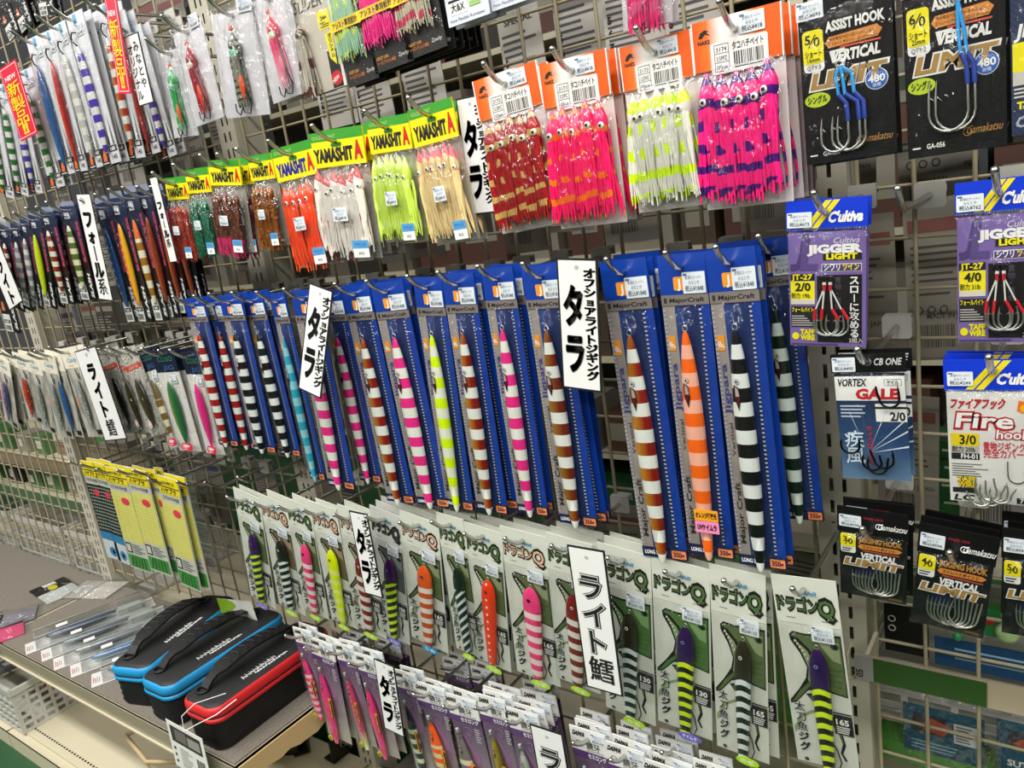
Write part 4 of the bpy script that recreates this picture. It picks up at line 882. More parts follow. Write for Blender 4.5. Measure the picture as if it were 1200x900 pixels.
def kind_gama(num):
    W, H, top = .058, .098, .022; z1 = top; X, Z = uv(W, H, z1)
    b = MB(); b.prism([(X(0), Z(.27)), (X(1), Z(.27)), (X(1), Z(0)), (X(0), Z(0))], -.0012, .0012, BLACK); b.text('Gamakatsu', X(.57), Z(.19), .0062, WHITE, -.0015, 'l', .01, w=W * .40, shear=.35); b.torus((X(.60), -.0015, Z(.165)), .0028, .0004, WHITE, 12, 4); b.text('simply stick', X(.38), Z(.10), .0030, mat('#b02838', .5), -.0015, 'l', .0, w=W * .28); hd = b.mesh('header')
    b = MB(); b.prism([(X(.02), Z(.99)), (X(.98), Z(.99)), (X(.98), Z(.27)), (X(.02), Z(.27))], -.0006, .0008, mat('#0d0d12', .4))
    b.prism(rr(X(.04), Z(.50), X(.26), Z(.29), .0020), -.0010, -.0006, WHITE); b.prism(rr(X(.04), Z(.43), X(.26), Z(.29), .0020), -.0013, -.0010, YEL); b.text(num[0], X(.11), Z(.375), .0058, INK, -.0016, 'c', .02); b.text('0', X(.19), Z(.395), .0058, INK, -.0016, 'c', .02); b.poly([(X(.10), Z(.405)), (X(.115), Z(.405)), (X(.20), Z(.325)), (X(.185), Z(.325))], -.0016, INK); b.lines(X(.06), Z(.49), X(.24), Z(.44), 2, -.0013, INK, 3)
    b.text('JIGGING HOOK', X(.30), Z(.365), .0056, mat('#b8843c', .4), -.0010, 'l', .05, w=W * .62); b.poly([(X(.29), Z(.415)), (X(.33), Z(.44)), (X(.86), Z(.435)), (X(.92), Z(.405)), (X(.86), Z(.385)), (X(.33), Z(.385))], -.0010, ORB); b.text('ストレートポイント', X(.36), Z(.425), .0028, INK, -.0013, 'l', .02, w=W * .46); b.quad(X(.36), Z(.462), X(.88), Z(.45), -.0010, mat('#c8503a', .5))
    b.text('VERTICAL', X(.32), Z(.545), .0066, WHITE, -.0011, 'l', .05, w=W * .52, shear=.12); b.text('LIMIT', X(.07), Z(.635), .0080, WHITE, -.0010, 'l', .10, w=W * .84, shear=.25); b.text('LIMIT', X(.085), Z(.631), .0074, mat('#a98446', .4), -.0013, 'l', .04, w=W * .81, shear=.25); b.text('Gamakatsu', X(.72), Z(.965), .0034, GSCR, -.0010, 'l', 0, w=W * .2, shear=.3)
    b.ell(X(.42), Z(.72), .0105, .0070, -.0009, mat('#16163a', .5), 14)
    cd = b.mesh('printed_card'); hk = MB()
    for i in range(7):
        f = MB(); fhook(f, 0, 0, H * .185, W * .185, STEEL, .00078, -1, -.0040 - .0006 * i, .80); a = .10 - .035 * i; cx, cz = X(.56 + .058 * i), Z(.60 + .006 * (i % 3)); ca, sa = math.cos(a), math.sin(a)
        f.v = [(cx + x * ca - z * sa, y, cz + x * sa + z * ca) for x, y, z in f.v]; hk.add(f.v, f.f, STEEL, True)
    return (W, H, top), [part('header', hd), part('printed_card', cd), part('bag_film', film_mesh(X(0), Z(1.0), X(1), Z(.26), .0100, 59)), part('fish_hook', hk.mesh('fish_hook'))], [part('price_sticker', stk(.0185, .0125, '594'), (X(.19), -.0018, Z(.14)))]

# ------------------------------------------------------------------ top row packs
def kind_rigcard():
    W, H, top = .070, .130, .006; z1 = top; z0 = z1 - H; x0, x1 = -W / 2, W / 2
    b = MB(); b.box(x0, -.0006, z0, x1, .0006, z1, mat('#dcdadd', .5)); cd = b.mesh('backing_card')
    return (W, H, top), [part('backing_card', cd), part('bag_film', film_mesh(x0 - .004, z0 - .006, x1 + .004, z1 + .008, .014, 61, m=FILM_HEAVY))], [part('price_sticker', stk(.021, .018, '880'), (.020, -.002, z1 + .004))]
def rig_lure(key, m, tailm, glowc, L=.094):
    if key in _lure: return _lure[key]
    h = MB(); h.tube([(.004, .001, -L * .70), (.010, .001, -L * .95), (.005, .001, -L * 1.08), (-.004, .001, -L * 1.05), (-.006, .001, -L * .92)], .0008, DKSTEEL, 5); h.tube([(-.002, .001, -L * .70), (-.006, .001, -L * 1.0), (-.011, .001, -L * 1.08), (-.016, .001, -L * 1.02), (-.016, .001, -L * .92)], .0008, DKSTEEL, 5)
    bd = MB(); bd.ball((0, 0, .004), .0030, mat('#f06030', .4)); bd.torus((0, 0, .0085), .0024, .0005, STEEL, 10, 4)
    sk = MB(); sk.ball((.001, -.004, -.020), .0058, mat(glowc, .3), 8, 6, .6)
    _lure[key] = [part('octopus_bait', squid_mesh(L, .018, m, 5, 18, .0085, .028), (0, -.0065, -.018), (0, -.05, 0), [part('eyes', squid_eyes(.0070, .026, 1)), part('bead', bd.mesh('bead')), part('tail_wrap', jig_mesh('tail_wrap', L * .35, .0075, .005, tailm, LEAFP), (.004, -.003, -L * .55)), part('glow_bead', sk.mesh('glow_bead'), (0, 0, -.006)), part('fish_hook', h.mesh('fish_hook'))])]
    return _lure[key]
def kind_slider():
    W, H, top = .070, .160, .006; z1 = top; z0 = z1 - H; x0, x1 = -W / 2, W / 2
    b = MB(); b.box(x0, -.0008, z0, x1, .0008, z1, mat('#c9c0b0', .5)); b.quad(x1 - .004, z0, x1, z1, -.0010, WHITE); b.quad(x1 - .020, z0 + .001, x1 - .004, z0 + .05, -.0010, INK)
    b.text('SLIDER', x0 + .012, z1 - .050, .016, mat('#4a4844', .5), -.0010, 'l', .02, w=.045, shear=.1)
    b.quad(x1 - .024, z0 + .078, x1 - .006, z0 + .102, -.0012, YEL); b.text('24g', x1 - .015, z0 + .090, .0055, INK, -.0014, 'c', .03, w=.010); b.lines(x1 - .022, z0 + .080, x1 - .008, z0 + .088, 3, -.0014, INK, 2)
    b.poly([(x1 - .018, z0 + .072), (x1 - .006, z0 + .074), (x1 - .008, z0 + .030), (x1 - .016, z0 + .040)], -.0012, YEL); b.vtext('オリジナル', x1 - .011, z0 + .072, .0062, INK, -.0015, .02, 1.05)
    b.ell(x1 - .012, z0 + .013, .0085, .0095, -.0013, RED, 16); b.text('NEW', x1 - .012, z0 + .010, .0052, WHITE, -.0016, 'c', .03, w=.012, rot=.5)
    return (W, H, top), [part('printed_card', b.mesh('printed_card')), part('bag_film', film_mesh(x0, z0, x1, z1 - .02, .012, 67))], []
def kind_skirt():
    W, H, top = .062, .150, .006; z1 = top; z0 = z1 - H; x0, x1 = -W / 2, W / 2
    m_c, g = pmat('carbon_weave_black_card', .35); g.color(g.ramp(g.fract(g.dot((160, 0, 160))), [(.0, '#1a1a1b'), (.5, '#2c2b2a')], 'LINEAR'))
    b = MB(); b.box(x0, -.0008, z0, x1, .0008, z1, m_c); b.text('ASSIST LINE', x0 + .006, z0 + .014, .0036, mat('#e0a03a', .5), -.0011, 'l', .02, w=.020); b.text('シーズンアシスト専用', x0 + .006, z0 + .008, .0036, mat('#e07a2a', .5), -.0011, 'l', .02, w=.030); b.text('Zpacky', x1 - .005, z0 + .010, .0046, WHITE, -.0011, 'r', .0, w=.016, shear=.2)
    cd = b.mesh('backing_card')
    b = MB(); b.prism([(x0, -.0058), (x1, -.0058), (x1, .0058), (x0, .0058)], -.0004, 0, mat('#f2c81c', .4)); b.text('アシスト専用設計', 0, -.0030, .0060, INK, -.0006, 'c', .02, w=W * .82); bd = b.mesh('yellow_band')
    return (W, H, top), [part('backing_card', cd), part('yellow_band', bd, (0, -.0115, z0 + .068)), part('bag_film', film_mesh(x0, z0, x1, z1, .013, 71))], []
def kind_plain():
    W, H, top = .060, .120, .006; z1 = top; z0 = z1 - H; x0, x1 = -W / 2, W / 2
    b = MB(); b.box(x0, -.0010, z0, x1, .0010, z1, mat('#d5dbe6', .45)); b.quad(x0 + .005, z0 + .012, x0 + .030, z0 + .030, -.0013, WHITE); b.quad(x0 + .005, z0 + .027, x0 + .030, z0 + .030, -.0015, INK); b.text('大&X', x0 + .0175, z0 + .016, .0085, INK, -.0016, 'c', .02, w=.020)
    b.quad(x0 + .032, z0 + .024, x1 - .002, z1 - .02, -.0013, mat('#d9b8c4', .5)); b.text('New Flexible Kurosawa', x0 + .004, z0 + .004, .0040, mat('#4a5a78', .5), -.0013, 'l', .0, w=.050); b.quad(x0 + .034, z0 + .016, x0 + .05, z0 + .022, -.0015, mat('#9ac06a', .5))
    return (W, H, top), [part('printed_card', b.mesh('printed_card'))], []
# back of a pack on the other side of the grid ------------------------------------------
def kind_back(seed):
    r = random.Random(seed); W, H, top = .074, .150, .010; z1 = top; z0 = z1 - H; x0, x1 = -W / 2, W / 2
    base = ['#99948a', '#8a8478', '#a8a49c', '#746e64', '#84786e', '#55504a', '#8c887e', '#403c36'][seed % 8]
    b = MB(); b.box(x0, -.0008, z0, x1, .0008, z1, mat(base, .55)); ink = mat('#4c4842', .6) if seed % 8 not in (5, 7) else mat('#a49e94', .6)
    b.quad(x0 + .004, z1 - .030, x1 - .004, z1 - .018, -.0011, mat(['#54506a', '#7a4a44', '#4a4a48', '#3f4f6a', '#8a4038', '#3c3a38', '#4a5a4a', '#8a8478'][seed % 8], .6))
    b.lines(x0 + .006, z0 + .060, x1 - .008, z1 - .040, 8, -.0011, ink, seed, .35); b.barcode(x0 + .010, z0 + .012, x0 + .046, z0 + .034, -.0011, ink, seed)
    for k in range(3): b.torus((x0 + .012 + k * .012, -.0011, z0 + .048), .0036, .0006, ink, 10, 4)
    b.text(('JAPAN', 'MADE IN JAPAN', 'PE', 'No.5')[seed % 4], x1 - .006, z0 + .040, .0050, ink, -.0011, 'r', .02)
    return (W, H, top), [part('card_back', b.mesh('card_back'))], []
def kind_squidback(seed):
    W, H, top = .074, .150, .010; z1 = top; z0 = z1 - H; x0, x1 = -W / 2, W / 2
    b = MB(); b.box(x0, -.0008, z0, x1, .0008, z1, mat('#c2bdb4', .55)); b.text('バレット', 0, z1 - .035, .0130, INK, -.0011, 'c', .06, w=.052, shear=.2); b.text('SPECIAL', 0, z1 - .052, .0070, mat('#3a3a3a', .5), -.0011, 'c', .04, w=.050); b.lines(x0 + .005, z0 + .02, x1 - .005, z1 - .06, 9, -.0011, GREY3, seed, .4)
    for k in range(3): b.text(str(5 + k), x0 + .008, z0 + .020 + .016 * (2 - k), .0085, INK, -.0013, 'c', .04)
    return (W, H, top), [part('card_back', b.mesh('card_back'))], []

# ------------------------------------------------------------------ hanging things on the grid
_hookm = {}
def hook_template(p):
    k = round(p, 3)
    if k in _hookm: return _hookm[k]
    L = p + .006
    b = MB(); pts = [(0, .006, -.004), (0, -.006, 0), (0, -L * .5, -.0012), (0, -L, -.0008), (0, -L - .009, .0022), (0, -L - .020, .0105), (0, -L - .026, .0165)]
    b.tube(pts, .0027, CHROME, 8); b.ball((0, -L - .0262, .0168), .0031, CHROME, 8, 6)
    rod = b.mesh('rod')
    PT = mat('#cfcdc4', .4); b = MB(); b.prism(rr(-.013, -.012, .013, .011, .003), -.004, -.002, PT); b.box(-.012, -.003, .009, .012, .010, .0105, PT); b.box(-.012, .009, .001, .012, .0105, .0105, PT)
    _hookm[k] = [part('rod', rod), part('base_plate', b.mesh('base_plate'))]
    return _hookm[k]
def peg(x, z, p, d, group='chrome peg hooks on the wire grid'):
    t = thing('peg_hook', 'peg hook ' + d, 'hook', (x, 0, z), group); grow(hook_template(p), t)
    return t
RND = random.Random(77)
def hang(K, lure, TL, TR, BL, d, p=.13, pb=None, rear=1, gap=.013, lz=None, lx=0.0, extra=(), hook=True, name='jig_pack', cat='lure pack', group=None, sticker=True, film=True, hw=None, rear_lure=False, lscale=None):
    (W, H, top), parts, stick = K
    pb = p if pb is None else pb
    a = at(TL[0], TL[1], -p); c = at(BL[0], BL[1], -pb)
    h = (a - c).length
    if TR is None:
        w = hw or W * h / H; e = a + Vector((w, 0, 0))
    else: e = at(TR[0], TR[1], -p)
    M = frame(a, e, c, top, W, H)
    root = thing(name, d, cat, (0, 0, 0), group); root.matrix_world = M
    tm = [q for q in parts if film or q[0] != 'bag_film'] + (list(stick) if sticker else [])
    grow(tm, root)
    if lure:
        for q in lure:
            n_, me, lo, ro, kids, lb = q
            grow([(n_, me, (lo[0] + lx, lo[1], lo[2] + (lz or 0.0)), ro, kids, lb)], root)
    grow(extra, root)
    base = [q for q in parts if q[0] in ('header', 'insert_card', 'backing_card', 'printed_card', 'weight_label', 'bag_back', 'card_back', 'fish_print')] + list(stick[:1])
    for k in range(1, rear + 1):
        J = Matrix.Translation((RND.uniform(-.002, .003), gap * k, RND.uniform(-.002, .003)))
        o = thing(name, ('spare pack behind the ' + d), cat, (0, 0, 0), (group or 'packs') + ', spare ones behind')
        o.matrix_world = J @ M @ Matrix.Rotation(math.radians(RND.uniform(-1.6, 1.6)), 4, 'Y') @ Matrix.Rotation(math.radians(RND.uniform(-2, 2)), 4, 'Z')
        grow(base, o)
        if rear_lure and lure:
            for q in lure: grow([(q[0], q[1], (q[2][0] + lx, q[2][1], q[2][2] + (lz or 0.0)), q[3], q[4], q[5])], o)
    if hook: peg(M.translation.x, M.translation.z + .001, p, 'holding the ' + d)
    return root

# ---- blue headed jig packs
KB = body('blue', kind_blue)
BLUE = [
 ('redwhite', (215.8, 350), (238, 347), (258, 520), 'short blue pack with red banded jig beside the navy headed packs', .13, 1),
 ('redwhite', (240, 349), (262, 345), (282, 523), 'short blue pack with red banded jig beside a black one', .115, 1),
 ('blackwhite', (256.7, 346.7), (281.7, 343), (299, 527), 'short blue pack with black banded jig beside a red one', .13, 1),
 ('blackwhite', (284, 346), (307, 342), (330, 532), 'short blue pack with black banded jig beside the aqua one', .118, 1),
 ('aqua', (316, 344), (333, 341), (365, 560), 'blue pack with a pale aqua banded jig', .13, 0),
 ('pinkwhite', (341, 340), (372, 336), (386, 568), 'blue pack with pink and white jig under the leaning sign', .13, 0),
 ('pinkwhite', (375, 341), (400, 337), (423, 562), 'blue pack with pink banded jig set back behind the leaning sign', .105, 0),
 ('goldwhite', (400, 335), (432, 331), (455, 586), 'blue pack with gold foil jig between two pink and white ones', .13, 1),
 ('pinkwhite', (434, 332.5), (472, 326), (490, 590), 'blue pack with pink banded jig left of the yellow one', .13, 1),
 ('yellowwhite', (484, 325), (517, 321), (524, 592), 'blue pack with the fluorescent yellow and white jig', .13, 1),
 ('goldwhite', (517.5, 321), (555, 319), (560, 596), 'blue pack with gold foil jig right of the fluorescent yellow one', .13, 1),
 ('pinkwhite', (564, 315), (601, 313), (608, 599), 'blue pack with pink banded jig left of the cod sign', .13, 1),
 ('brownwhite', (611, 312.5), (657, 307), (657, 611), 'blue pack with bronze jig partly under the upright cod sign', .13, 2),
 ('goldwhite', (702.5, 307.5), (757, 300), (755, 650), 'long blue pack with gold foil jig beside the orange one', .13, 2),
 ('orangewhite', (770, 300), (826, 296), (809, 647), 'long blue pack with orange and pale banded jig', .13, 2),
 ('blackwhite', (826, 294), (885, 289), (868, 660), 'long blue pack with black and white jig beside the orange one', .13, 2),
 ('greenwhite', (876, 284), (930, 280), (915, 606), 'long blue pack with green banded jig behind the black one', .09, 1),
]
for i, (lk, tl, tr, bl, d, p, rear) in enumerate(BLUE):
    hang(KB, long_jig('long_' + lk, LJ[lk]), tl, tr, bl, d, p, None, rear, lz=-.058, lx=-.001, group='blue headed jig packs', name='jig_pack')
b = MB(); b.prism(rr(-.0135, 0, .0135, .0115, .001), -.0006, 0, mat('#f0a01c', .4)); b.prism(rr(-.0135, -.0125, .0135, -.0005, .001), -.0006, 0, mat('#f08ab8', .4)); b.text('オレンジ超夜光', 0, .0035, .0046, INK, -.0009, 'c', .04, w=.024); b.text('UVケイムラ', 0, -.0090, .0050, INK, -.0009, 'c', .05, w=.022)
om = [o for o in SC.objects if o.get('label') == 'long blue pack with orange and pale banded jig'][0]
ob('glow_sticker', b.mesh('glow_sticker'), om, (.004, -.0125, -.245))

# ---- white card tachiuo jigs
KD = [body('dragon%d' % v, lambda v=v: kind_dragon(v)) for v in range(5)]
DR = [
 ('purpleyellow', 0, 'p', (273, 570), (302, 575), (295, 700), 'white pack with purple and yellow slant banded jig above the cases'),
 ('blackwhite', 1, 'g', (303, 578), (333, 580), (328, 709), 'white pack with black jig slashed in white beside the purple one'),
 ('pinkwhite', 0, 'g', (334, 583), (362, 587), (358, 715), 'white pack with pink banded jig beside the fluorescent yellow one'),
 ('yellowwhite', 1, 'g', (362, 587), (392, 589), (390, 727), 'white pack with fluorescent yellow jig'),
 ('redwhite', 1, 'g', (395, 590), (432, 595), (417, 734), 'white pack with dark red jig under the slanted cod sign'),
 ('brownyellow', 2, 'p', (433, 591), (468, 596), (447, 741), 'grey printed pack with dark jig slashed in yellow'),
 ('orangewhite', 4, 'b', (468, 597), (511, 599), (483, 748), 'white pack with rust orange and white banded jig'),
 ('greenwhite', 0, 'g', (511, 600), (543, 609), (536, 762), 'turned white pack with bottle green jig slashed in white'),
 ('reddots', 0, 'g', (544, 611), (585.5, 614), (559, 773), 'white pack with red orange jig dotted in white'),
 ('pinkwhite', 4, 'g', (585.5, 615.5), (638, 621), (607, 789), 'white pack with pink banded jig beside the dotted red one'),
 ('redwhite', 0, 'g', (639, 623), (693, 631), (653, 796), 'white pack with dark red jig left of the large sign'),
 ('curvewhite', 3, 'g', (700, 634.7), (762, 644), (711, 831), 'white pack with black ringed jig right of the large sign'),
 ('curveyellow', 3, 'p', (763, 650), (831, 660), (772, 847), 'white pack with purple headed yellow ringed jig between two black ones'),
 ('curvewhite', 0, 'g', (831, 660), (897, 671), (841, 877), 'white pack with black ringed jig beside the last purple headed one'),
 ('curveyellow', 0, 'p', (903, 672), (978, 674), (936, 893), 'white pack with purple headed ringed jig beside the slotted post'),
]
for i, (lk, v, tg, tl, tr, bl, d) in enumerate(DR):
    m, e = DJ[lk]
    hang(KD[v], drag_jig('drag_' + lk, m, e), tl, tr, bl, d, .13, .118, 0 if i == 14 else (2 if 4 < i < 12 else 1), lz=-.057, lx=.0065, extra=[part('colour_tag', TAGS[tg], (.010, -.0115, -.1880))], group='white card cutlassfish jig packs', name='jig_pack')

# ---- small jigs, white headers, bottom row
KS = body('semi', kind_semi)
SD = [
 ('pinkband', (343, 734), (365, 741), (370, 837), 'small jig pack with pink banded jig touching the red case', .13, 1),
 ('pink', (362, 745), (389, 752), (386, 862), 'small jig pack with plain pink jig beside the banded one', .13, 1),
 ('pinkdot', (391, 752), (415, 763), (424, 872), 'small jig pack with rose dotted jig and glowing tail', .13, 1),
 ('pink', (415, 764), (441, 771), (444, 882), 'small jig pack with plain pink jig beside the small cod sign', .13, 1),
 ('navy', (460, 783), (487, 790), (490, 905), 'small jig pack with navy jig ringed in pale green', .13, 1),
 ('orange', (484, 797), (520, 802), (516, 928), 'small jig pack with orange jig ringed in cream', .13, 1),
 ('pinkgrey', (517, 810), (556, 815), (549, 945), 'small jig pack with grey and pink ringed jig', .13, 1),
 ('olive', (558, 812), (592, 822), (590, 952), 'small jig pack with olive gold scaled jig', .13, 1),
 ('silver', (590.5, 827), (630, 835), (622, 968), 'small jig pack with silver jig beside the cut off sign', .13, 3),
 ('gold', (667, 848.7), (708.7, 859), (692, 1000), 'small jig pack with bright gold jig beside the cut sign', .13, 1),
 ('pink', (708, 866.7), (754, 876), (730, 1020), 'small jig pack hanging right of the bright gold one', .13, 1),
 ('navy', (751, 887), (804, 896), (772, 1045), 'small jig pack barely in view under the purple headed jig', .13, 2),
]
for i, (lk, tl, tr, bl, d, p, rear) in enumerate(SD):
    hang(KS, semi_jig('semi_' + lk, SJ[lk]), tl, tr, bl, d, p, None, rear, lz=-.046, lx=-.002, group='small jig packs on the bottom row')
SDB = [((401, 743), (424, 750), (425, 850), .075, 'spare small jig pack pushed back behind the rose dotted one'),
       ((441, 745), (468, 752), (462, 850), .045, 'spare small jig pack against the grid above the small cod sign'),
       ((518, 768), (548, 776), (540, 880), .050, 'spare small jig pack against the grid above the orange ringed one'),
       ((551, 779), (580, 787), (572, 893), .050, 'spare small jig pack against the grid above the grey pink one'),
       ((566, 803), (603, 811), (590, 930), .108, 'spare small jig pack half hidden by the olive gold one'),
       ((612, 795), (645, 803), (633, 910), .055, 'spare small jig pack against the grid under a pink banded jig'),
       ((675, 838), (709, 850), (694, 970), .105, 'spare small jig pack half hidden by the bright gold one'),
       ((722, 850), (759, 862), (742, 985), .105, 'spare small jig pack slanting behind its neighbour beside the gold one'),
       ((768, 861), (811, 872), (790, 1000), .095, 'spare small jig pack under the last black ringed jig'),
       ((812, 888), (850, 896), (832, 1030), .115, 'spare small jig pack furthest along the bottom row')]
for tl, tr, bl, p, d in SDB:
    hang(KS, None, tl, tr, bl, d, p, None, 1, hook=(p < .1), group='small jig packs on the bottom row', film=False)

# ---- octopus skirts, yellow headers
KY = body('yama', lambda: kind_yama(False)); KYD = body('yamad', lambda: kind_yama(True))
YA = [
 (KY, squid_rows('sq_red', tinsel('red_tinsel', '#a8281c', '#d0523a', '#f0a080'), 5, .052, .085, -.034, 1, .0045, .014, .016, False, .004, strands=11), (192.7, 209), (217, 203), (212, 304), 'yellow headed bag of red tinsel octopus skirts', 1),
 (KY, squid_rows('sq_green', tinsel('green_tinsel', '#0f6a4c', '#2a9a70', '#b0e0c8'), 4, .050, .085, -.034, 2, .0050, .014, .018, True, .004, strands=12), (216, 200), (243.5, 196), (236, 300), 'yellow headed bag of green tinsel octopus skirts', 1),
 (KY, squid_rows('sq_brown', tinsel('brown_pink_tinsel', '#3a2014', '#8a6030', '#d8a060', '#f0407e'), 5, .054, .088, -.034, 3, .0050, .014, .018, True, .004, strands=12), (243.5, 188), (279, 181.5), (261, 296), 'yellow headed bag of brown to pink tinsel octopus skirts', 0),
 (KY, squid_rows('sq_dred', tinsel('dark_red_tinsel', '#3a0a0e', '#6a1a20', '#a04030', '#a02050'), 4, .050, .088, -.034, 4, .0050, .014, .018, True, .004, strands=11), (268, 187), (293, 181), (287, 297), 'yellow headed bag of dark red tinsel octopus skirts set back', 0),
 (KY, squid_rows('sq_gold', tinsel('gold_red_tinsel', '#8a2a10', '#d08a20', '#f0d070'), 5, .052, .088, -.034, 5, .0050, .014, .018, True, .004, strands=12), (290, 183.6), (318, 179), (311, 291), 'yellow headed bag of gold flecked rust octopus skirts', 1),
 (KYD, squid_rows('sq_orange', patchy('flame_orange_vinyl', '#ff4a1c', '#ff5a2a', .02, .6), 4, .050, .090, -.030, 6, .0064, .022, .018, True, .001), (318, 176), (365, 168), (350, 317), 'yellow headed bag of solid flame orange octopus skirts', 1),
 (KY, squid_rows('sq_white', streak('white_red_vinyl', '#ece6da', '#c8282a', .60, (.010, '#d03a3a')), 6, .056, .086, -.028, 7, .0060, .024, .016, True, .003), (361.7, 157.4), (424, 148), (386, 306), 'yellow headed bag of white octopus skirts streaked with red', 2),
 (KY, squid_rows('sq_glow', patchy('glow_yellow_green_vinyl', '#d2ee5a', '#dcf47a', .02, .6), 6, .056, .086, -.028, 8, .0062, .026, .016, True, .003), (429.5, 141.7), (478, 131), (452, 287), 'yellow headed bag of glow yellow green octopus skirts', 1),
 (KY, squid_rows('sq_cream', streak('cream_pink_vinyl', '#efd99a', '#f09a80', .55, (.010, '#ef5a66')), 6, .056, .086, -.028, 9, .0060, .026, .016, True, .003), (478, 130), (530, 119.5), (511, 291), 'yellow headed bag of cream octopus skirts with pink tips', 1),
]
for K, lu, tl, tr, bl, d, rear in YA:
    hang(K, lu, tl, tr, bl, d, .13 if 'set back' not in d else .112, None, rear, group='yellow headed octopus skirt bags', name='octopus_bait_pack', cat='bait pack', rear_lure=True, gap=.018)

# ---- octopus baits, orange headers
OR = [
 (('3172', '3.5PC'), 'oc_red', patchy('wine_red_gold_patch_vinyl', '#a80d16', '#d0a860', .0170, .62), (553.8, 96), (630, 78), (588, 274.5), 'orange headed bag of wine red octopus baits with gold patches', 1),
 (('3171', '3.5PC'), 'oc_pink', patchy('hot_pink_orange_patch_vinyl', '#ff1768', '#ff7a1e', .0200, .74), (631, 77.5), (711, 58.5), (656.7, 269), 'orange headed bag of hot pink octopus baits', 2),
 (('3173', '3.5ZWZ'), 'oc_yel', patchy('white_yellow_band_vinyl', '#e2e2d2', '#d8f81c', .0215, .55, zoff=.25), (725, 57), (810, 38), (748, 250), 'orange headed bag of white octopus baits banded in yellow', 1),
 (('3174', '3.5PPZ'), 'oc_pur', patchy('pink_purple_band_vinyl', '#ff1f86', '#4a0f78', .0180, .58), (809.5, 29), (916, 3.3), (828, 247), 'orange headed bag of pink octopus baits banded in purple', 4),
]
for num, key, m, tl, tr, bl, d, rear in OR:
    hang(body('or' + num[0], lambda n=num: kind_orange(n)), squid_rows(key, m, 5, .064, .108, -.030, 40 + int(num[0][3]), .0082, .030, .027, True, .004, strands=24), tl, tr, bl, d, .13, None, rear, group='orange headed octopus bait bags', name='octopus_bait_pack', cat='bait pack', rear_lure=True, gap=.018)

# ---- narrow white jig packs, top left
KW = body('white', lambda: kind_white(0))
tj = lambda key, m, L=.155, W=.0195: thin_jig(key, m, L, W, .009, LONGP)
WJ = {
 'blue': grad('steel_blue_foil', [(0, '#5f9ac8'), (.5, '#1f5f9e'), (1, '#174a80')], (1, 0, 0), 70.0), 'redorange': grad('orange_to_red_foil', [(0, '#f08a28'), (.45, '#d8381c'), (1, '#8f1212')], (1, 0, 0), 70.0),
 'silver': bands('silver_white_bands', '#b9b6ae', '#dcdcd2', .022), 'purple': bands('violet_white_bands', '#4a2fa8', '#dcdcd8', .022), 'gold': bands('red_gold_white_bands', '#d0601c', '#dcdcd2', .022, foil=('#e0a02a', '#b8281c')),
 'green': bands('green_white_bands', '#1f6a24', '#dcdcd2', .022), 'red': grad('deep_red_foil', [(0, '#c02a1c'), (1, '#7a1010')], (1, 0, 0), 70.0)}
WL = [
 ('blue', (31, 47.5), (49, 41), (73, 206), 'white jig pack with steel blue jig', .13, 1),
 ('redorange', (49, 39), (63, 33), (89, 202), 'white jig pack with orange to red jig', .13, 1),
 ('silver', (62, 31), (78, 24), (107, 198.6), 'white jig pack with silver and white banded jig', .13, 1),
 ('purple', (76, 21), (96, 10), (122, 195), 'white jig pack with violet and white jig beside the silver one', .13, 4),
 ('gold', (112, 8), (131, 2), (152, 187), 'white jig pack with red gold jig behind the upper red sign', .11, 1),
 ('red', (130, 20), (147, 14), (172, 183), 'white jig pack with deep red jig behind the shop sign', .10, 1),
 ('purple', (148, 38), (166, 33), (191, 188), 'white jig pack with violet jig right of the shop sign', .09, 1),
 ('green', (-22, 108), (-6, 103), (0, 228), 'white jig pack with green jig at the end past signs', .13, 1),
 ('green', (-4, 98), (10, 94), (19, 226), 'white jig pack with green jig half behind the red sign', .125, 1),
 ('purple', (8, 92), (22, 88), (36, 225), 'white jig pack with dim violet jig under the lower red sign', .115, 0),
 ('green', (22, 85), (39, 80), (60, 222), 'white jig pack with green jig right of the red sign', .12, 1),
]
for lk, tl, tr, bl, d, p, rear in WL:
    hang(KW, tj('white_' + lk, WJ[lk]), tl, tr, bl, d, p, None, rear, lz=-.036, lx=-.002, group='narrow white jig packs')

# ---- narrow dark jig packs, second row left
KK = [body('dark0', lambda: kind_dark(False)), body('dark1', lambda: kind_dark(True))]
FJ = {
 'redwhite': bands('rust_white_bands', '#8a3a14', '#e2ddc8', .022, foil=('#b07020', '#8a1a10')), 'silver': bands('silver_pale_bands', '#8f9094', '#d9d9d2', .024), 'yellow': grad('bright_yellow_green', [(0, '#e6f2c0'), (.4, '#d2e81c'), (1, '#c2d800')], (1, 0, 0), 80.0),
 'green': bands('olive_green_white_bands', '#4f6a1c', '#dcdcb4', .024), 'blue': grad('deep_blue_grey_dots', [(0, '#8f90a8'), (.45, '#3f5f90'), (1, '#1d4a80')], (1, 0, 0), 90.0, spots=(.013, .22, '#c8cbd6', -.003)), 'orange': grad('orange_yellow_dots', [(0, '#f06a2a'), (.55, '#f0702a'), (.75, '#f0b81c'), (1, '#e8b010')], (1, 0, 0), 80.0, spots=(.012, .22, '#f4b9a0', -.003)),
 'brown': bands('brown_orange_white_bands', '#a06a14', '#e6e0c4', .024, head=(.03, '#e0702a')), 'rust': grad('rust_gold_foil', [(0, '#c85a1c'), (1, '#7a2a0c')], (1, 0, 0), 80.0)}
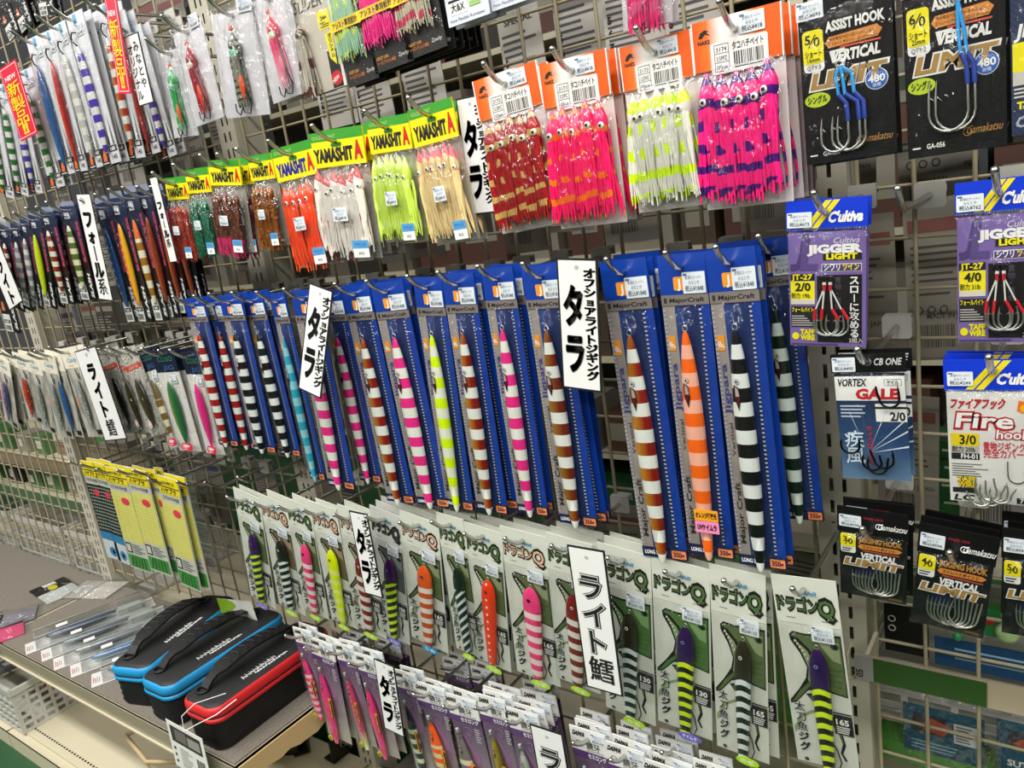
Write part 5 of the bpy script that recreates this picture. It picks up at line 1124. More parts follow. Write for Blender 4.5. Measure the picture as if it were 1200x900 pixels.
DL = [
 ('redwhite', 0, (-2, 262), (12, 259), (14, 358), 'dark jig pack with rust and white jig at the far end', .13),
 ('silver', 1, (12, 261), (25, 258), (28, 357), 'dark jig pack with silver jig beside the far rust one', .13),
 ('silver', 0, (23, 256), (34, 253), (39, 357), 'dark jig pack with silver jig touching the bright yellow one', .13),
 ('yellow', 0, (33, 251), (47, 248), (52, 357), 'dark jig pack with bright yellow green jig', .13),
 ('redwhite', 1, (47, 248), (63, 245), (72, 355), 'dark jig pack with rust jig right of the yellow one', .13),
 ('redwhite', 1, (60, 246), (73, 243), (82, 353), 'dark jig pack set back between the rust and olive ones', .115),
 ('green', 1, (70, 242), (88, 239), (96, 351), 'dark jig pack with olive green and white jig', .13),
 ('blue', 0, (111, 240), (128, 236), (150, 378), 'dark jig pack with blue jig dotted in grey', .13),
 ('orange', 0, (128, 233), (145, 229), (163, 377), 'dark jig pack with orange and yellow dotted jig', .13),
 ('brown', 1, (145, 228), (161, 223), (183, 376), 'dark jig pack with brown and white banded jig', .13),
 ('rust', 1, (162, 225), (176, 222), (197, 372), 'dark jig pack right of the brown and white banded one', .125),
 ('rust', 1, (180, 224), (192, 221), (212, 367), 'dark jig pack with rust jig beside the narrow turned sign', .12),
 ('rust', 0, (196, 225), (208, 222), (229, 364), 'dark jig pack last before the red tinsel bag', .11)]
for lk, kd, tl, tr, bl, d, p in DL:
    hang(KK[kd], tj('dark_' + lk, FJ[lk], .135, .0195), tl, tr, bl, d, p, None, 1, lz=-.030, lx=-.003, group='narrow dark jig packs')
hang(KK[0], None, (-24, 268), (-8, 265), (8, 388), 'dark jig pack hanging low past the cut off white sign', .14, None, 0, group='narrow dark jig packs')

# ---- third row left
KC = body('cream', kind_cream); KG = body('band', kind_band); KN = body('navy', kind_navy)
CJ = {'pinkblue': grad('pink_blue_back', [(0, '#e07a90'), (.5, '#c85a7a'), (.7, '#3a4a80')], (1, 0, 0), 70.0, speckle=(300.0, .6, '#a0b0d0')), 'redgold': grad('red_gold_speckle', [(0, '#d0781c'), (.5, '#c8381c'), (1, '#8a1a10')], (1, 0, 0), 60.0, speckle=(260.0, .62, '#e0b040')), 'grey': grad('grey_holographic', [(0, '#8c8f8c'), (.5, '#a9aca8'), (1, '#6f726e')], (1, 0, 0), 60.0, speckle=(320.0, .6, '#b0c8b8')), 'blue': grad('sea_blue', [(0, '#9fb0b8'), (.3, '#2a6aa8'), (1, '#1d4f88')], (1, 0, 0), 80.0), 'black': grad('black_olive_shad', [(0, '#4a4632'), (.5, '#23221c'), (1, '#12120f')], (1, 0, 0), 55.0), 'olive': grad('olive_brown_shad', [(0, '#6a5a30'), (.5, '#3f3820'), (1, '#25210f')], (1, 0, 0), 55.0),
 'greengold': grad('gold_belly_green_back', [(.15, '#a8861c'), (.45, '#1f7a3a'), (1, '#0f5a2c')], (1, 0, 0), 60.0), 'goldband': bands('brown_cream_bands', '#7a5a1c', '#d9d2b4', .024, head=(.035, '#6a5a30')), 'pink': grad('hot_pink_gloss', [(0, '#ff7ab8'), (.35, '#f0288e'), (1, '#c81a70')], (1, 0, 0), 60.0), 'dgreen': grad('dark_green', [(0, '#2a4a2a'), (1, '#10200f')], (1, 0, 0), 60.0)}
cj = lambda k, L, W: thin_jig('c_%s' % k, CJ[k], L, W, .008, LEAFP, False)
CL = [
 (KC, 'pinkblue', (-6, 412), (8, 411), (6, 492), 'cream headed pack with pink and blue jig', .13), (KC, 'redgold', (14, 412), (30, 411), (34, 491), 'cream headed pack with red gold speckled jig', .13),
 (KC, 'grey', (29, 415), (45, 414), (50, 503), 'cream headed pack with grey jig beside the red gold one', .13), (KC, 'grey', (45, 412), (62, 411), (68, 508), 'cream headed pack with grey jig left of the blue one', .13),
 (KC, 'blue', (54, 411), (70, 410), (82, 510), 'cream headed pack with sea blue jig', .125), (KC, 'grey', (70, 409), (90, 408), (104, 512), 'cream headed pack with grey jig touching the light cod sign', .125),
 (KG, 'black', (115, 412), (132, 411), (150, 507), 'contour printed pack with black shad jig by the light cod sign', .13), (KG, 'olive', (131, 412), (147, 411), (163, 508), 'contour printed pack with olive jig between black and broad ones', .125), (KG, 'olive', (140, 412), (160, 411), (178, 512), 'contour printed pack with broad olive brown jig', .13),
 (KN, 'goldband', (160, 412), (178, 411), (200, 525), 'navy headed pack with brown and cream banded jig', .125), (KN, 'greengold', (177, 411), (203, 411), (211, 528), 'navy headed pack with green and gold jig', .13), (KN, 'dgreen', (202, 413), (214, 412), (236, 522), 'navy headed pack with dark green jig set back', .105), (KN, 'pink', (212, 412), (233, 411), (243, 531), 'navy headed pack with hot pink jig', .13)]
for K, lk, tl, tr, bl, d, p in CL:
    L, W = (.088, .020) if K is KC else ((.090, .027) if K is KG else (.110, .024))
    hang(K, cj(lk, L, W), tl, tr, bl, d, p, None, 1, lz=-.045 if K is not KC else -.042, lx=.001, group='small jig packs on the third row')

# ---- yellow rig packs
KR = [body('rig0', lambda: kind_rig(False)), body('rig1', lambda: kind_rig(True))]
for kd, tl, tr, bl, d, p in [
 (1, (94, 539), (109, 539), (127, 652), 'dark spotted rig packet beside the slotted upright', .13), (1, (109, 541), (122, 543), (140, 657), 'dark spotted rig packet beside the yellow ones', .13), (0, (122, 546), (145, 547), (155, 664), 'yellow rig packet right of the dark spotted ones', .13),
 (0, (146, 547), (170, 549), (178, 667), 'yellow rig packet in the middle of the yellow ones', .13), (0, (172, 549), (182, 551), (206, 672), 'yellow rig packet turned edge on', .12), (0, (184, 556), (206, 556), (213, 684), 'yellow rig packet with the black edge, last of its row', .135)]:
    hang(KR[kd], None, tl, tr, bl, d, p, None, 1, group='yellow headed rig packets', name='rig_packet', cat='rig pack')
b = MB(); zz = [0, .02, .06, .12, .17]; b.loft([[(x, y, -z) for x, y in ((-.012 - .010 * math.sin(z * 18), 0), (0, -.006 - .006 * math.sin(z * 18)), (.014 + .008 * math.sin(z * 18), 0), (0, .003))] for z in zz], FILM_HEAVY, True)
o = tag(ob('plastic_sleeve', b.mesh('plastic_sleeve'), None, at(222, 555, -.12)), 'empty crinkled clear sleeve hanging right of the yellow rig packets', 'sleeve')
for px, py, p in ((210, 567, .14), (243, 568, .12), (175, 563, .15), (281, 562, .13)):
    q = at(px, py, -p); peg(q.x, q.z - .012, p - .03, 'standing empty between the rig packets and the white packs')

# ---- fish hook packs, right bay
hp = dict(name='hook_pack', cat='hook pack', group='fish hook packs')
hang(body('as5', lambda: kind_assist('5/0', '3')), None, (934, 8), (1044, -19), (946, 194), 'black assist hook pack with three blue corded hooks', .13, None, 1, **hp)
hang(body('as6', lambda: kind_assist('6/0', '2')), None, (1056, -21), (1177, -49), (1065, 187), 'black assist hook pack with two large blue corded hooks', .13, None, 1, **hp)
hang(body('jl2', lambda: kind_jl('2/0', '19lb')), None, (921, 237), (1017.5, 231), (925, 405), 'purple twin hook pack above the blue pack with black hooks', .13, None, 1, **hp)
hang(body('jl4', lambda: kind_jl('4/0', '31lb')), None, (1119, 215), (1226, 206), (1121, 402), 'purple twin hook pack above the white red lettered pack', .13, None, 0, **hp)
hang(body('cb', kind_cb), None, (973, 416), (1061, 417), (986, 560), 'blue hook pack with black hooks under a black header', .13, None, 1, **hp)
hang(body('fire', kind_fire), None, (1105, 422), (1226, 426), (1112, 586), 'white hook pack with red lettering under a blue header', .13, None, 2, **hp)
hang(body('g3', lambda: kind_gama('3/0')), None, (981, 592), (1064, 594), (984, 694), 'small black hook pack beside the slotted post', .13, .12, 2, **hp)
hang(body('g4', lambda: kind_gama('4/0')), None, (1078, 612), (1172, 616), (1066, 727), 'small black hook pack under the white red lettered pack', .13, .12, 2, **hp)
hang(body('g5', lambda: kind_gama('5/0')), None, (1174, 618), (1268, 622), (1172, 741), 'small black hook pack furthest from the slotted post', .13, .12, 2, **hp)
def kind_edge():
    W, H, top = .060, .120, .006; z1 = top; X, Z = uv(W, H, z1)
    m, g = pmat('dark_blue_scale_card', .4); g.color(g.ramp(g.fract(g.dot((220, 0, 220))), [(0, '#1a2236'), (.5, '#2c3a58')], 'LINEAR'))
    b = MB(); b.prism([(X(0), Z(1)), (X(1), Z(1)), (X(1), Z(0)), (X(0), Z(0))], -.0008, .0008, m); b.quad(X(.02), Z(.62), X(.30), Z(.45), -.0011, YEL); b.quad(X(.02), Z(.70), X(.30), Z(.62), -.0011, mat('#c9c6bc', .5)); b.text('JB', X(.04), Z(.42), .0090, WHITE, -.0011, 'l', .04, shear=.2); b.text('TAFF', X(.06), Z(.84), .0050, YEL, -.0011, 'l', .05); b.text('C', X(.03), Z(.95), .0080, mat('#a9b0c0', .4), -.0011, 'l', .03, shear=.3); b.lines(X(.03), Z(.78), X(.4), Z(.71), 3, -.0011, mat('#d5d0c0', .5), 3)
    return (W, H, top), [part('printed_card', b.mesh('printed_card')), part('bag_film', film_mesh(X(0), Z(1), X(1), Z(0), .008, 73))], []
hang(body('edge', kind_edge), None, (1183, -40), (1300, -66), (1186, 160), 'dark blue scale printed hook pack beside the large assist hooks', .13, None, 0, **hp)
q = at(1052, 222, -.15); peg(q.x, q.z - .0165, .118, 'standing empty between the two purple packs')
for px, py in ((1172, 100), (1000, 410)): pass

# ---- top row
KP = body('plain', kind_plain); KSL = body('slider', kind_slider); KSK = body('skirt', kind_skirt); KRC = body('rigcard', kind_rigcard)
tp = dict(name='octopus_rig_pack', cat='bait pack', group='octopus rig packs on the top row')
hang(KRC, rig_lure('rig_green', patchy('green_clear_vinyl', '#2fae54', '#8fd0a0', .02, .6), mat('#e87038', .4), '#7fd0a8'), (186, 62), None, (205, 162), 'white card with slim green octopus rig', .13, None, 0, hw=.060, lz=-.004, sticker=False, **tp)
hang(KRC, rig_lure('rig_red', patchy('wine_red_vinyl', '#a01424', '#b8303a', .02, .6), mat('#ee4a30', .4), '#e0c8c0'), (203, 41), (236, 24), (230, 149), 'white card with wine red octopus rig', .135, None, 0, lz=-.002, **tp)
hang(KRC, rig_lure('rig_grey', patchy('grey_clear_vinyl', '#8a8a76', '#3a3a34', .008, .6), mat('#ee5a24', .4), '#3fb08a'), (247, 18), (299, 4), (266, 139), 'white card with grey octopus rig and green glow bead', .135, None, 0, lz=-.002, **tp)
hang(KRC, rig_lure('rig_pink', grad('pink_white_vinyl', [(0, '#f0d0d8'), (.6, '#ef3a72'), (1, '#f05a5a')], (0, 0, 1), 10.0, 1.0), mat('#f0809a', .4), '#c0d8a0'), (294, 4), (338, -8), (321, 122), 'white card with pink octopus rig', .135, None, 1, lz=-.002, sticker=False, **tp)
hang(KSL, squid_rows('sq_slider', patchy('clear_brown_vinyl', '#b8b0a0', '#5a2a24', .04, .72), 1, .02, .100, -.030, 14, .0075, .020, .030, True, 0.0, white='#b9d8b0', strands=18), (328, -22), (380, -38), (357, 116), 'printed card with clear octopus slider rig and red round mark', .13, None, 1, lx=-.014, lz=-.030, **tp)
SKC = {'g': patchy('pale_green_vinyl', '#9fc8a8', '#d0e070', .03, .6), 'p': patchy('magenta_vinyl', '#f0288a', '#f8509a', .03, .6), 'm': patchy('mixed_pale_vinyl', '#c8c4a8', '#d85070', .02, .6)}
for k, tl, tr, bl, d, rr_ in (('g', (378, -50), (414, -62), (410, 103), 'black card with pale green skirts under a yellow band', 2), ('p', (410, -62), (456, -78), (441, 87), 'black card with magenta skirts under a yellow band', 3), ('m', (449, -76), (496, -92), (479, 71), 'black card with pale mixed skirts under a yellow band', 5)):
    hang(KSK, squid_rows('sk_' + k, SKC[k], 3, .042, .105, 0.0, 21, .006, .02, .030, False, .004, strands=14), tl, tr, bl, d, .13, None, rr_, lz=-.012, lx=-.003, **tp)
hang(KP, None, (507, -85), (556, -103), (527, 33), 'pale card marked with large X beside the black cards', .13, None, 2, name='rig_packet', cat='rig pack')
hang(KP, None, (560, -100), (612, -118), (577, 14), 'pale card at the top edge right of the large X card', .125, None, 1, name='rig_packet', cat='rig pack')
hang(KRC, squid_rows('sq_top', patchy('rose_vinyl', '#f03a80', '#f06a9a', .03, .6), 3, .046, .098, -.012, 31, .006, .02, .020, False, .004), (722, -118), (782, -136), (731, 37), 'white card with rose skirts at the top edge', .14, None, 1, lz=-.02, sticker=False, rear_lure=True, **tp)
DKP = body('dark0', None)
for i, (tl, tr, bl, d) in enumerate([((-22, -40), (-8, -46), (12, 50), 'dark jig pack at the top corner furthest back'), ((-4, -45), (12, -50), (26, 40), 'dark jig pack at the top corner beside the furthest one'), ((30, -70), (48, -76), (48, 20), 'dark jig pack at the top corner with a big sticker')]):
    hang(KK[0], None, tl, tr, bl, d, .13, None, 1, group='narrow dark jig packs', hook=False)

# ------------------------------------------------------------------ signs
def sign(TL, TR, BL, fn, label, p=.155, pb=None, W=.05, H=.15, hook=False):
    a = at(TL[0], TL[1], -p); e = at(TR[0], TR[1], -p); c = at(BL[0], BL[1], -(pb or p))
    w = (e - a).length; h = (a - c).length
    b = MB(); fn(b, w, h)
    o = ob('price_sign', b.mesh('price_sign')); o.matrix_world = frame(a, e, c, 0.0, w, h)
    tag(o, label, 'sign')
    return o
SIGNW = mat('#ededea', .35, 0, .5, .3)
def bw(big, small=None, border=.0021, size=None, pitch=1.12, outline=False):
    def f(b, w, h):
        b.prism([(-w / 2, -h), (w / 2, -h), (w / 2, 0), (-w / 2, 0)], -.0006, .0006, INK)
        b.prism([(-w / 2 + border, -h + border), (w / 2 - border, -h + border), (w / 2 - border, -border), (-w / 2 + border, -border)], -.0009, -.0006, SIGNW)
        s = size or (w * .66 if not small else h * .30); n = len(big)
        s = min(s, (h * .82) / (n * pitch)) if n > 2 else s
        x = 0.0 if not small else -w * .12
        z = -(h - s * pitch * n + s * (pitch - 1)) / 2 - h * .05
        if n == 2: pit = 1.2; z = -h * .20
        else: pit = pitch
        if outline:
            b.vtext(big, x + w * .012, z, s, INK, -.0011, .075, pit); b.vtext(big, x, z, s, SIGNW, -.0013, .045, pit)
        b.vtext(big, x, z, s, INK, -.0015, .02 if outline else .03, pit, fat=(.0 if outline else .035), sx=1.0 if not small else min(1.0, w * .50 / s))
        if small: b.vtext(small, w * .30, -h * .07, h * .84 / len(small), INK, -.0012, .03, 1.0, sx=1.4, fat=.035)
        b.ell(0, -h * .065, w * .055, w * .05, -.0011, mat('#b9b9b6', .4), 10)
    return f
def newsign(b, w, h):
    R1 = mat('#d8203c', .4); b.prism([(-w / 2, -h), (w / 2, -h), (w / 2, 0), (-w / 2, 0)], -.0006, .0006, R1)
    q = .003; b.prism([(-w / 2 + q, -h + q), (w / 2 - q, -h + q), (w / 2 - q, -q), (-w / 2 + q, -q)], -.0008, -.0006, mat('#f2d9dc', .4)); q = .0042; b.prism([(-w / 2 + q, -h + q), (w / 2 - q, -h + q), (w / 2 - q, -q), (-w / 2 + q, -q)], -.0010, -.0008, R1)
    b.text('NEW', 0, -h * .20, h * .058, WHITE, -.0013, 'c', .02, w=w * .62)
    s = h * .185; b.vtext('新製品', 0, -h * .235, s, mat('#f2d21c', .4), -.0016, .010, 1.05, sx=w * .72 / s)
    b.text('!!', 0, -h * .935, h * .13, mat('#f2d21c', .4), -.0013, 'c', .06, w=w * .32)
def shopsign(b, w, h):
    b.prism([(-w / 2, -h), (w / 2, -h), (w / 2, 0), (-w / 2, 0)], -.0006, .0006, INK); q = .0016; b.prism([(-w / 2 + q, -h + q), (w / 2 - q, -h + q), (w / 2 - q, -q), (-w / 2 + q, -q)], -.0009, -.0006, SIGNW)
    b.vtext('みなとや', w * .18, -h * .10, h * .15, INK, -.0012, .02, 1.15); b.vtext('オリジナル', -w * .22, -h * .13, h * .145, INK, -.0012, .02, 1.12)
SM = 'オフショアライトジギング'
sign((-1, 82), (19, 72.5), (25, 166), newsign, 'red new product sign hanging before the green and white jigs', .158)
sign((122, -4), (136, -6), (140, 110), newsign, 'red new product sign hanging beside the violet jig and shop sign', .158)
sign((145, 44), (161, 34), (164, 125), shopsign, 'white sign with two handwritten columns beside the red sign', .150)
sign((90, 228), (105, 226), (117, 350), bw('フォール系', None, .0004, pitch=1.0), 'white five character sign between the dark jig packs', .158)
sign((87.5, 412), (113, 409), (124, 517), bw('ライト鱈', outline=False), 'light cod sign hanging among the cream headed packs', .158)
sign((534, 116), (566, 110), (553, 252.5), bw('タラ', SM), 'cod sign half behind the orange headed bag', .122)
sign((363, 331), (391, 333), (350, 455), bw('タラ', SM), 'cod sign leaning over the blue headed packs', .158, .178)
sign((652, 302), (700, 302), (660, 454), bw('タラ', SM), 'upright cod sign between the blue headed packs', .160)
sign((664.5, 638), (708, 643), (688, 804), bw('ライト鱈', outline=True), 'large light cod sign among the white cutlassfish packs', .160)
sign((409, 598), (431, 606), (428, 695), bw('タラ', SM), 'slanted cod sign among the white cutlassfish packs', .160)
sign((438, 771), (462, 781.6), (451, 853), bw('タラ', SM), 'small cod sign on the bottom row', .160)
sign((620.7, 847.7), (658.7, 857.7), (645, 985), bw('ライト鱈', outline=True), 'light cod sign cut off on the bottom row', .160)
sign((176, 209), (184, 207), (200, 307), bw('フォール系', None, .0004), 'narrow white sign turned nearly edge on beside the red tinsel bag', .150)
sign((-14, 300), (4, 297), (12, 364), bw('ライト', None), 'cut off white sign beside the far rust and white jig', .165)

# ------------------------------------------------------------------ tackle cases on the shelf
def rrp(w, l, r, n=5):
    return rr(-w / 2, -l / 2, w / 2, l / 2, r, n)
m_rib, g = pmat('black_ribbed_fabric', .75); g.color(g.ramp(g.fract(g.dot((0, 0, 260))), [(0, '#050506'), (.55, '#17171a')], 'LINEAR')); g.bump(g.fract(g.dot((0, 0, 260))), .8)
m_carb, g = pmat('carbon_weave_lid', .55); v = g.fract(g.dot((190, 190, 0))); g.color(g.ramp(v, [(.0, '#0b0b0c'), (.5, '#232326')], 'LINEAR')); g.bump(v, .5)
m_rub = mat('#141416', .5); m_leath = mat('#0d0d0f', .5, bump=(500.0, .25))
def case(loc, rz, col, ribs, label, tagged=None):
    w, l, h = .094, .258, .084
    t = thing('tackle_case', label, 'case', loc); t.rotation_euler = (0, 0, rz)
    CM = mat(col, .45)
    b = MB()
    zs = [0, .004] + ([.004 + .0056 * k for k in range(1, 10)]) if ribs else [0, .004, .02, .04, .054]
    b.loft([[(x, y, z) for x, y in rrp(w - .004 - (.006 if z == 0 else (.003 if ribs and i % 2 else 0)), l - .004 - (.006 if z == 0 else (.003 if ribs and i % 2 else 0)), .022)] for i, z in enumerate(zs)], m_rib if ribs else m_leath, True)
    ob('body', b.mesh('body'), t)
    b = MB(); b.loft([[(x, y, z) for x, y in rrp(w + a, l + a, .025)] for z, a in ((.052, -.003), (.0535, .002), (.058, .003), (.0605, 0.0), (.061, -.006))], CM, True); ob('lower_piping', b.mesh('piping'), t)
    b = MB(); b.loft([[(x, y, z) for x, y in rrp(w + a, l + a, .025)] for z, a in ((.0615, -.006), (.062, -.002), (.064, .001), (.070, .002), (.0755, .001), (.079, -.003), (.0805, -.009))], CM, True); ob('upper_piping', b.mesh('piping'), t)
    b = MB(); b.tube([(x, y, .0612) for x, y in rrp(w - .001, l - .001, .025)] + [((w - .001) / 2, l / 2 - .025, .0612)], .0011, INK, 5); ob('zipper', b.mesh('zipper'), t)
    b = MB(); b.loft([[(x, y, z) for x, y in rrp(w + a, l + a, .022)] for z, a in ((.0795, -.006), (.0815, -.010), (.0835, -.022), (.0843, -.050))], m_carb, True); ob('lid', b.mesh('lid'), t)
    b = MB(); N = 16
    ring = []
    for k in range(N + 1):
        u = k / N; y = -.098 + .196 * u; z = .084 + .024 * (math.sin(math.pi * u) ** .55); hw_ = .0175 if .14 < u < .86 else .0100
        ring.append([(-.016 - hw_, y, z), (-.016 + hw_, y, z), (-.016 + hw_, y, z + .0045), (-.016 - hw_, y, z + .0045)])
    b.loft(ring, m_rub, True, False); hd = ob('handle', b.mesh('handle'), t)
    b = MB()
    for k in range(7):
        y = -.050 + k * .0168; u = (y + .098) / .196; z = .0888 + .024 * (math.sin(math.pi * u) ** .55)
        pts = [(-.016 + .0130 * math.cos(a), y + .0085 * math.sin(a), z) for a in [math.pi * (.1 + .8 * i / 6.0) for i in range(7)]]
        b.tube(pts, .0016, m_rub, 5)
    ob('grip_ridges', b.mesh('grip_ridges'), hd)
    b = MB(); b.torus((0, 0, 0), .011, .0022, m_rub, 14, 6, 'z'); hr = b.mesh('handle_ring')
    for y in (-.100, .100): ob('handle_ring', hr, t, (-.016, y, .0865))
    b = MB(); r = random.Random(5); y = -.045; x0 = .022
    for row, (sz, n, yy) in enumerate(((.0070, 9, -.05), (.0036, 12, -.030))):
        for k in range(n):
            p0 = yy + k * .0078 * (1 if row == 0 else .72)
            b.tube([(x0 + row * .009 + r.uniform(-1, 1) * .001 - s_ * sz, p0 + u_ * .005, .0846) for s_, u_ in ((-.5, 0), (.9, .3), (-.3, .55), (.4, .8), (-.4, 1.2))], .0008, WHITE, 4)
    ob('script_logo', b.mesh('script_logo'), t)
    return t
case((-1.157, -.148, SH), math.radians(1), '#d8282c', False, 'black tackle case with red piping at the shelf end')
case((-1.294, -.146, SH), math.radians(1), '#1f95cf', True, 'black tackle case with blue piping beside the red one')
case((-1.424, -.146, SH), math.radians(16), '#1f95cf', True, 'black tackle case with blue piping beside the clear boxes')
# hang tags on the cases
t = thing('case_tag', 'white hang tag with barcode and photo on the red case', 'tag', (0, 0, 0))
a, e, c = onz(196, 842, .318), onz(227, 841, .318), None
b = MB(); w, h = .046, .088
b.prism([(-w / 2, -h), (w / 2, -h), (w / 2, 0), (-w / 2, 0)], -.0004, .0004, PAPER); b.quad(-w * .42, -h * .42, w * .42, -h * .08, -.0007, mat('#3a3634', .5)); b.quad(-w * .30, -h * .36, w * .02, -h * .12, -.0009, mat('#6f6a66', .5)); b.quad(w * .05, -h * .36, w * .38, -h * .16, -.0009, mat('#9a948e', .5)); b.lines(-w * .25, -h * .92, w * .12, -h * .50, 9, -.0007, GREYP, 3, .5); b.barcode(w * .2, -h * .85, w * .42, -h * .55, -.0007, INK, 7); b.lines(-w * .42, -h * .92, -w * .34, -h * .5, 3, -.0007, INK, 4)
t.matrix_world = frame(at(194, 842, -.303), at(229, 842, -.303), at(207, 896, -.306), 0.0, w, h)
ob('tag_card', b.mesh('tag_card'), t)
b = MB(); b.tube([(.001, -.001, -.004), (-.002, .004, .018), (.008, .018, .040), (.026, .050, .052)], .0005, WHITE, 4); b.tube([(.001, -.001, -.004), (.014, .006, .014), (.030, .022, .034), (.038, .050, .050)], .0005, WHITE, 4); ob('tag_string', b.mesh('tag_string'), t)
t = thing('case_tag', 'white and lime hang tag standing on the blue case', 'tag', (0, 0, 0)); t.matrix_world = frame(at(254, 701, -.062), at(288, 690, -.062), at(262, 724, -.062), .046, .060, .046)
b = MB(); b.prism([(-.030, 0), (.030, 0), (.030, .046), (-.030, .046)], -.0004, .0004, mat('#d9dcd2', .5)); b.poly([(-.030, .046), (-.030, 0), (-.012, 0), (-.006, .024), (-.010, .046)], -.0007, mat('#8fb81e', .45)); b.ell(-.014, .034, .015, .011, -.0008, mat('#8fb81e', .45), 16); b.lines(.0, .004, .026, .020, 4, -.0007, GREYP, 6); ob('tag_card', b.mesh('tag_card'), t)

# clear boxed lures lying on the shelf
m_blu = mat('#5a7fae', .3, 0, .5, .4); m_sil = mat('#8f9698', .25, .4); m_dk = mat('#3a3d42', .3)
BOX = [((-1.530, -.195), 60, .120, '#8f9698', 'short clear lure box nearest the blue case'), ((-1.598, -.152), 63, .215, '#7f9cc0', 'clear lure box with blue lure beside the short box'), ((-1.667, -.155), 64, .215, '#a3a9aa', 'clear lure box with silver lure and price sticker'), ((-1.736, -.150), 65, .215, '#7f8890', 'clear lure box with grey lure in the middle of the row'), ((-1.807, -.145), 66, .230, '#5f6a84', 'clear lure box with dark lure furthest from the cases')]
for i, ((x, y), a, L, c, lb) in enumerate(BOX):
    t = thing('lure_box', lb, 'lure box', (x, y, SH + .0006), 'clear lure boxes lying on the shelf'); t.rotation_euler = (0, 0, math.radians(a + 4))
    W2 = .025
    b = MB(); b.box(-L / 2 - .020, -W2 - .003, 0, L / 2 + .016, W2 + .003, .0012, mat('#d9d6d2', .5))
    for k in range(4): b.box(-L / 2 - .017 + k * .0035, -.014, .0012, -L / 2 - .0155 + k * .0035, .010 - .004 * (k % 2), .0015, mat('#b0585a', .5) if k < 2 else GREYP)
    ob('backing_card', b.mesh('backing_card'), t)
    b = MB(); z1_ = .028
    b.loft([[(x_ * (L / 2), y_ * W2, .0013) for x_, y_ in ((-1, -1), (1, -1), (1, 1), (-1, 1))], [(x_ * (L / 2 - .003), y_ * (W2 - .003), z1_) for x_, y_ in ((-1, -1), (1, -1), (1, 1), (-1, 1))]], BOXCLEAR, False, False); b.add([(x_ * (L / 2 - .003), y_ * (W2 - .003), z1_) for x_, y_ in ((-1, -1), (1, -1), (1, 1), (-1, 1))], [(0, 1, 2, 3)], BOXCLEAR); b.tube([(x_ * (L / 2 - .003), y_ * (W2 - .003), z1_) for x_, y_ in ((-1, -1), (1, -1), (1, 1), (-1, 1), (-1, -1))], .0007, mat('#cfd4d4', .2), 4)  # pale tube around the top paints light caught on the edges
    ob('clear_cover', b.mesh('clear_cover'), t)
    b = MB(); rings = []
    for u, w in LEAFP: rings.append([(-L * .40 + L * .62 * u, .013 * w ** .6 * math.cos(k * math.pi / 4), .0125 + .0085 * w ** .6 * math.sin(k * math.pi / 4)) for k in range(8)])
    b.loft(rings, mat(c, .25, .2, .5, .5), True); lu = ob('lure', b.mesh('lure'), t)
    b = MB(); b.box(L * .24, -.012, .002, L * .46, .012, .014, mat('#b9c0b8', .3)); b.torus((L * .10, .004, .005), .006, .0008, DKSTEEL, 10, 4, 'z'); ob('accessory_tray', b.mesh('accessory_tray'), t)
    b = MB(); b.box(-L * .30, -.008, z1_, -L * .20, .006, z1_ + .0004, WHITE); ob('price_sticker', b.mesh('price_sticker'), t)
# loose packs at the far end of the shelf
for i, (px, py, rz, c1, c2, txt, lb) in enumerate([(28, 722, 62, '#16161a', '#8d8a92', 'DAST', 'black labelled lure pack thrown on the shelf'), (72, 697, -6, '#101012', '#c9cfc8', 'D', 'small black and white pack with yellow oval on the shelf'), (-2, 748, 70, '#c9c6c2', '#e0557f', 'P', 'pale pack with pink lure at the shelf edge'), (128, 692, 20, '#b9b6ae', '#c9c6bc', 'C', 'crumpled clear pack against the upright')]):
    q = onz(px, py, SH); t = thing('loose_pack', lb, 'lure pack', (q.x, max(q.y, -.25), SH + .0006), None); t.rotation_euler = (0, 0, math.radians(rz)); t.scale = (1.35, 1.35, 1.6)
    b = MB(); b.box(-.075, -.030, 0, .020, .030, .0012, mat(c2, .4)); b.box(-.080, -.031, .0008, -.035, .031, .0022, mat(c1, .4)); b.box(-.076, -.010, .0022, -.062, .012, .0026, WHITE); ob('printed_card', b.mesh('printed_card'), t)
    b = MB()
    if i == 1:
        b.poly([(.013 * math.cos(k * .4), .008 * math.sin(k * .4)) for k in range(16)], 0, mat('#e0d01c', .4)); ob('oval_mark', b.mesh('oval_mark'), t, (-.045, 0, .0030), (-math.pi / 2, 0, 0))
    elif i == 0:
        b.text(txt, 0, 0, .014, WHITE, 0, 'c', .04, w=.050); ob('brand_lettering', b.mesh('brand_lettering'), t, (-.052, 0, .0030), (-math.pi / 2, 0, math.pi / 2))
        b = MB(); b.poly([(.008 * math.cos(k * .4), .008 * math.sin(k * .4)) for k in range(16)], 0, mat('#f0a01c', .4)); ob('orange_mark', b.mesh('orange_mark'), t, (-.045, .020, .0028), (-math.pi / 2, 0, 0))
    r = random.Random(i + 3); b = MB(); nx, ny = 8, 5
    b.add([(-.078 + .105 * u / nx, -.034 + .068 * v / ny, .003 + (.012 * math.sin(math.pi * u / nx) * math.sin(math.pi * v / ny)) * r.uniform(.5, 1.3)) for v in range(ny + 1) for u in range(nx + 1)], [(v * (nx + 1) + u, v * (nx + 1) + u + 1, (v + 1) * (nx + 1) + u + 1, (v + 1) * (nx + 1) + u) for v in range(ny) for u in range(nx)], FILM_HEAVY, True); ob('clear_bag', b.mesh('clear_bag'), t)

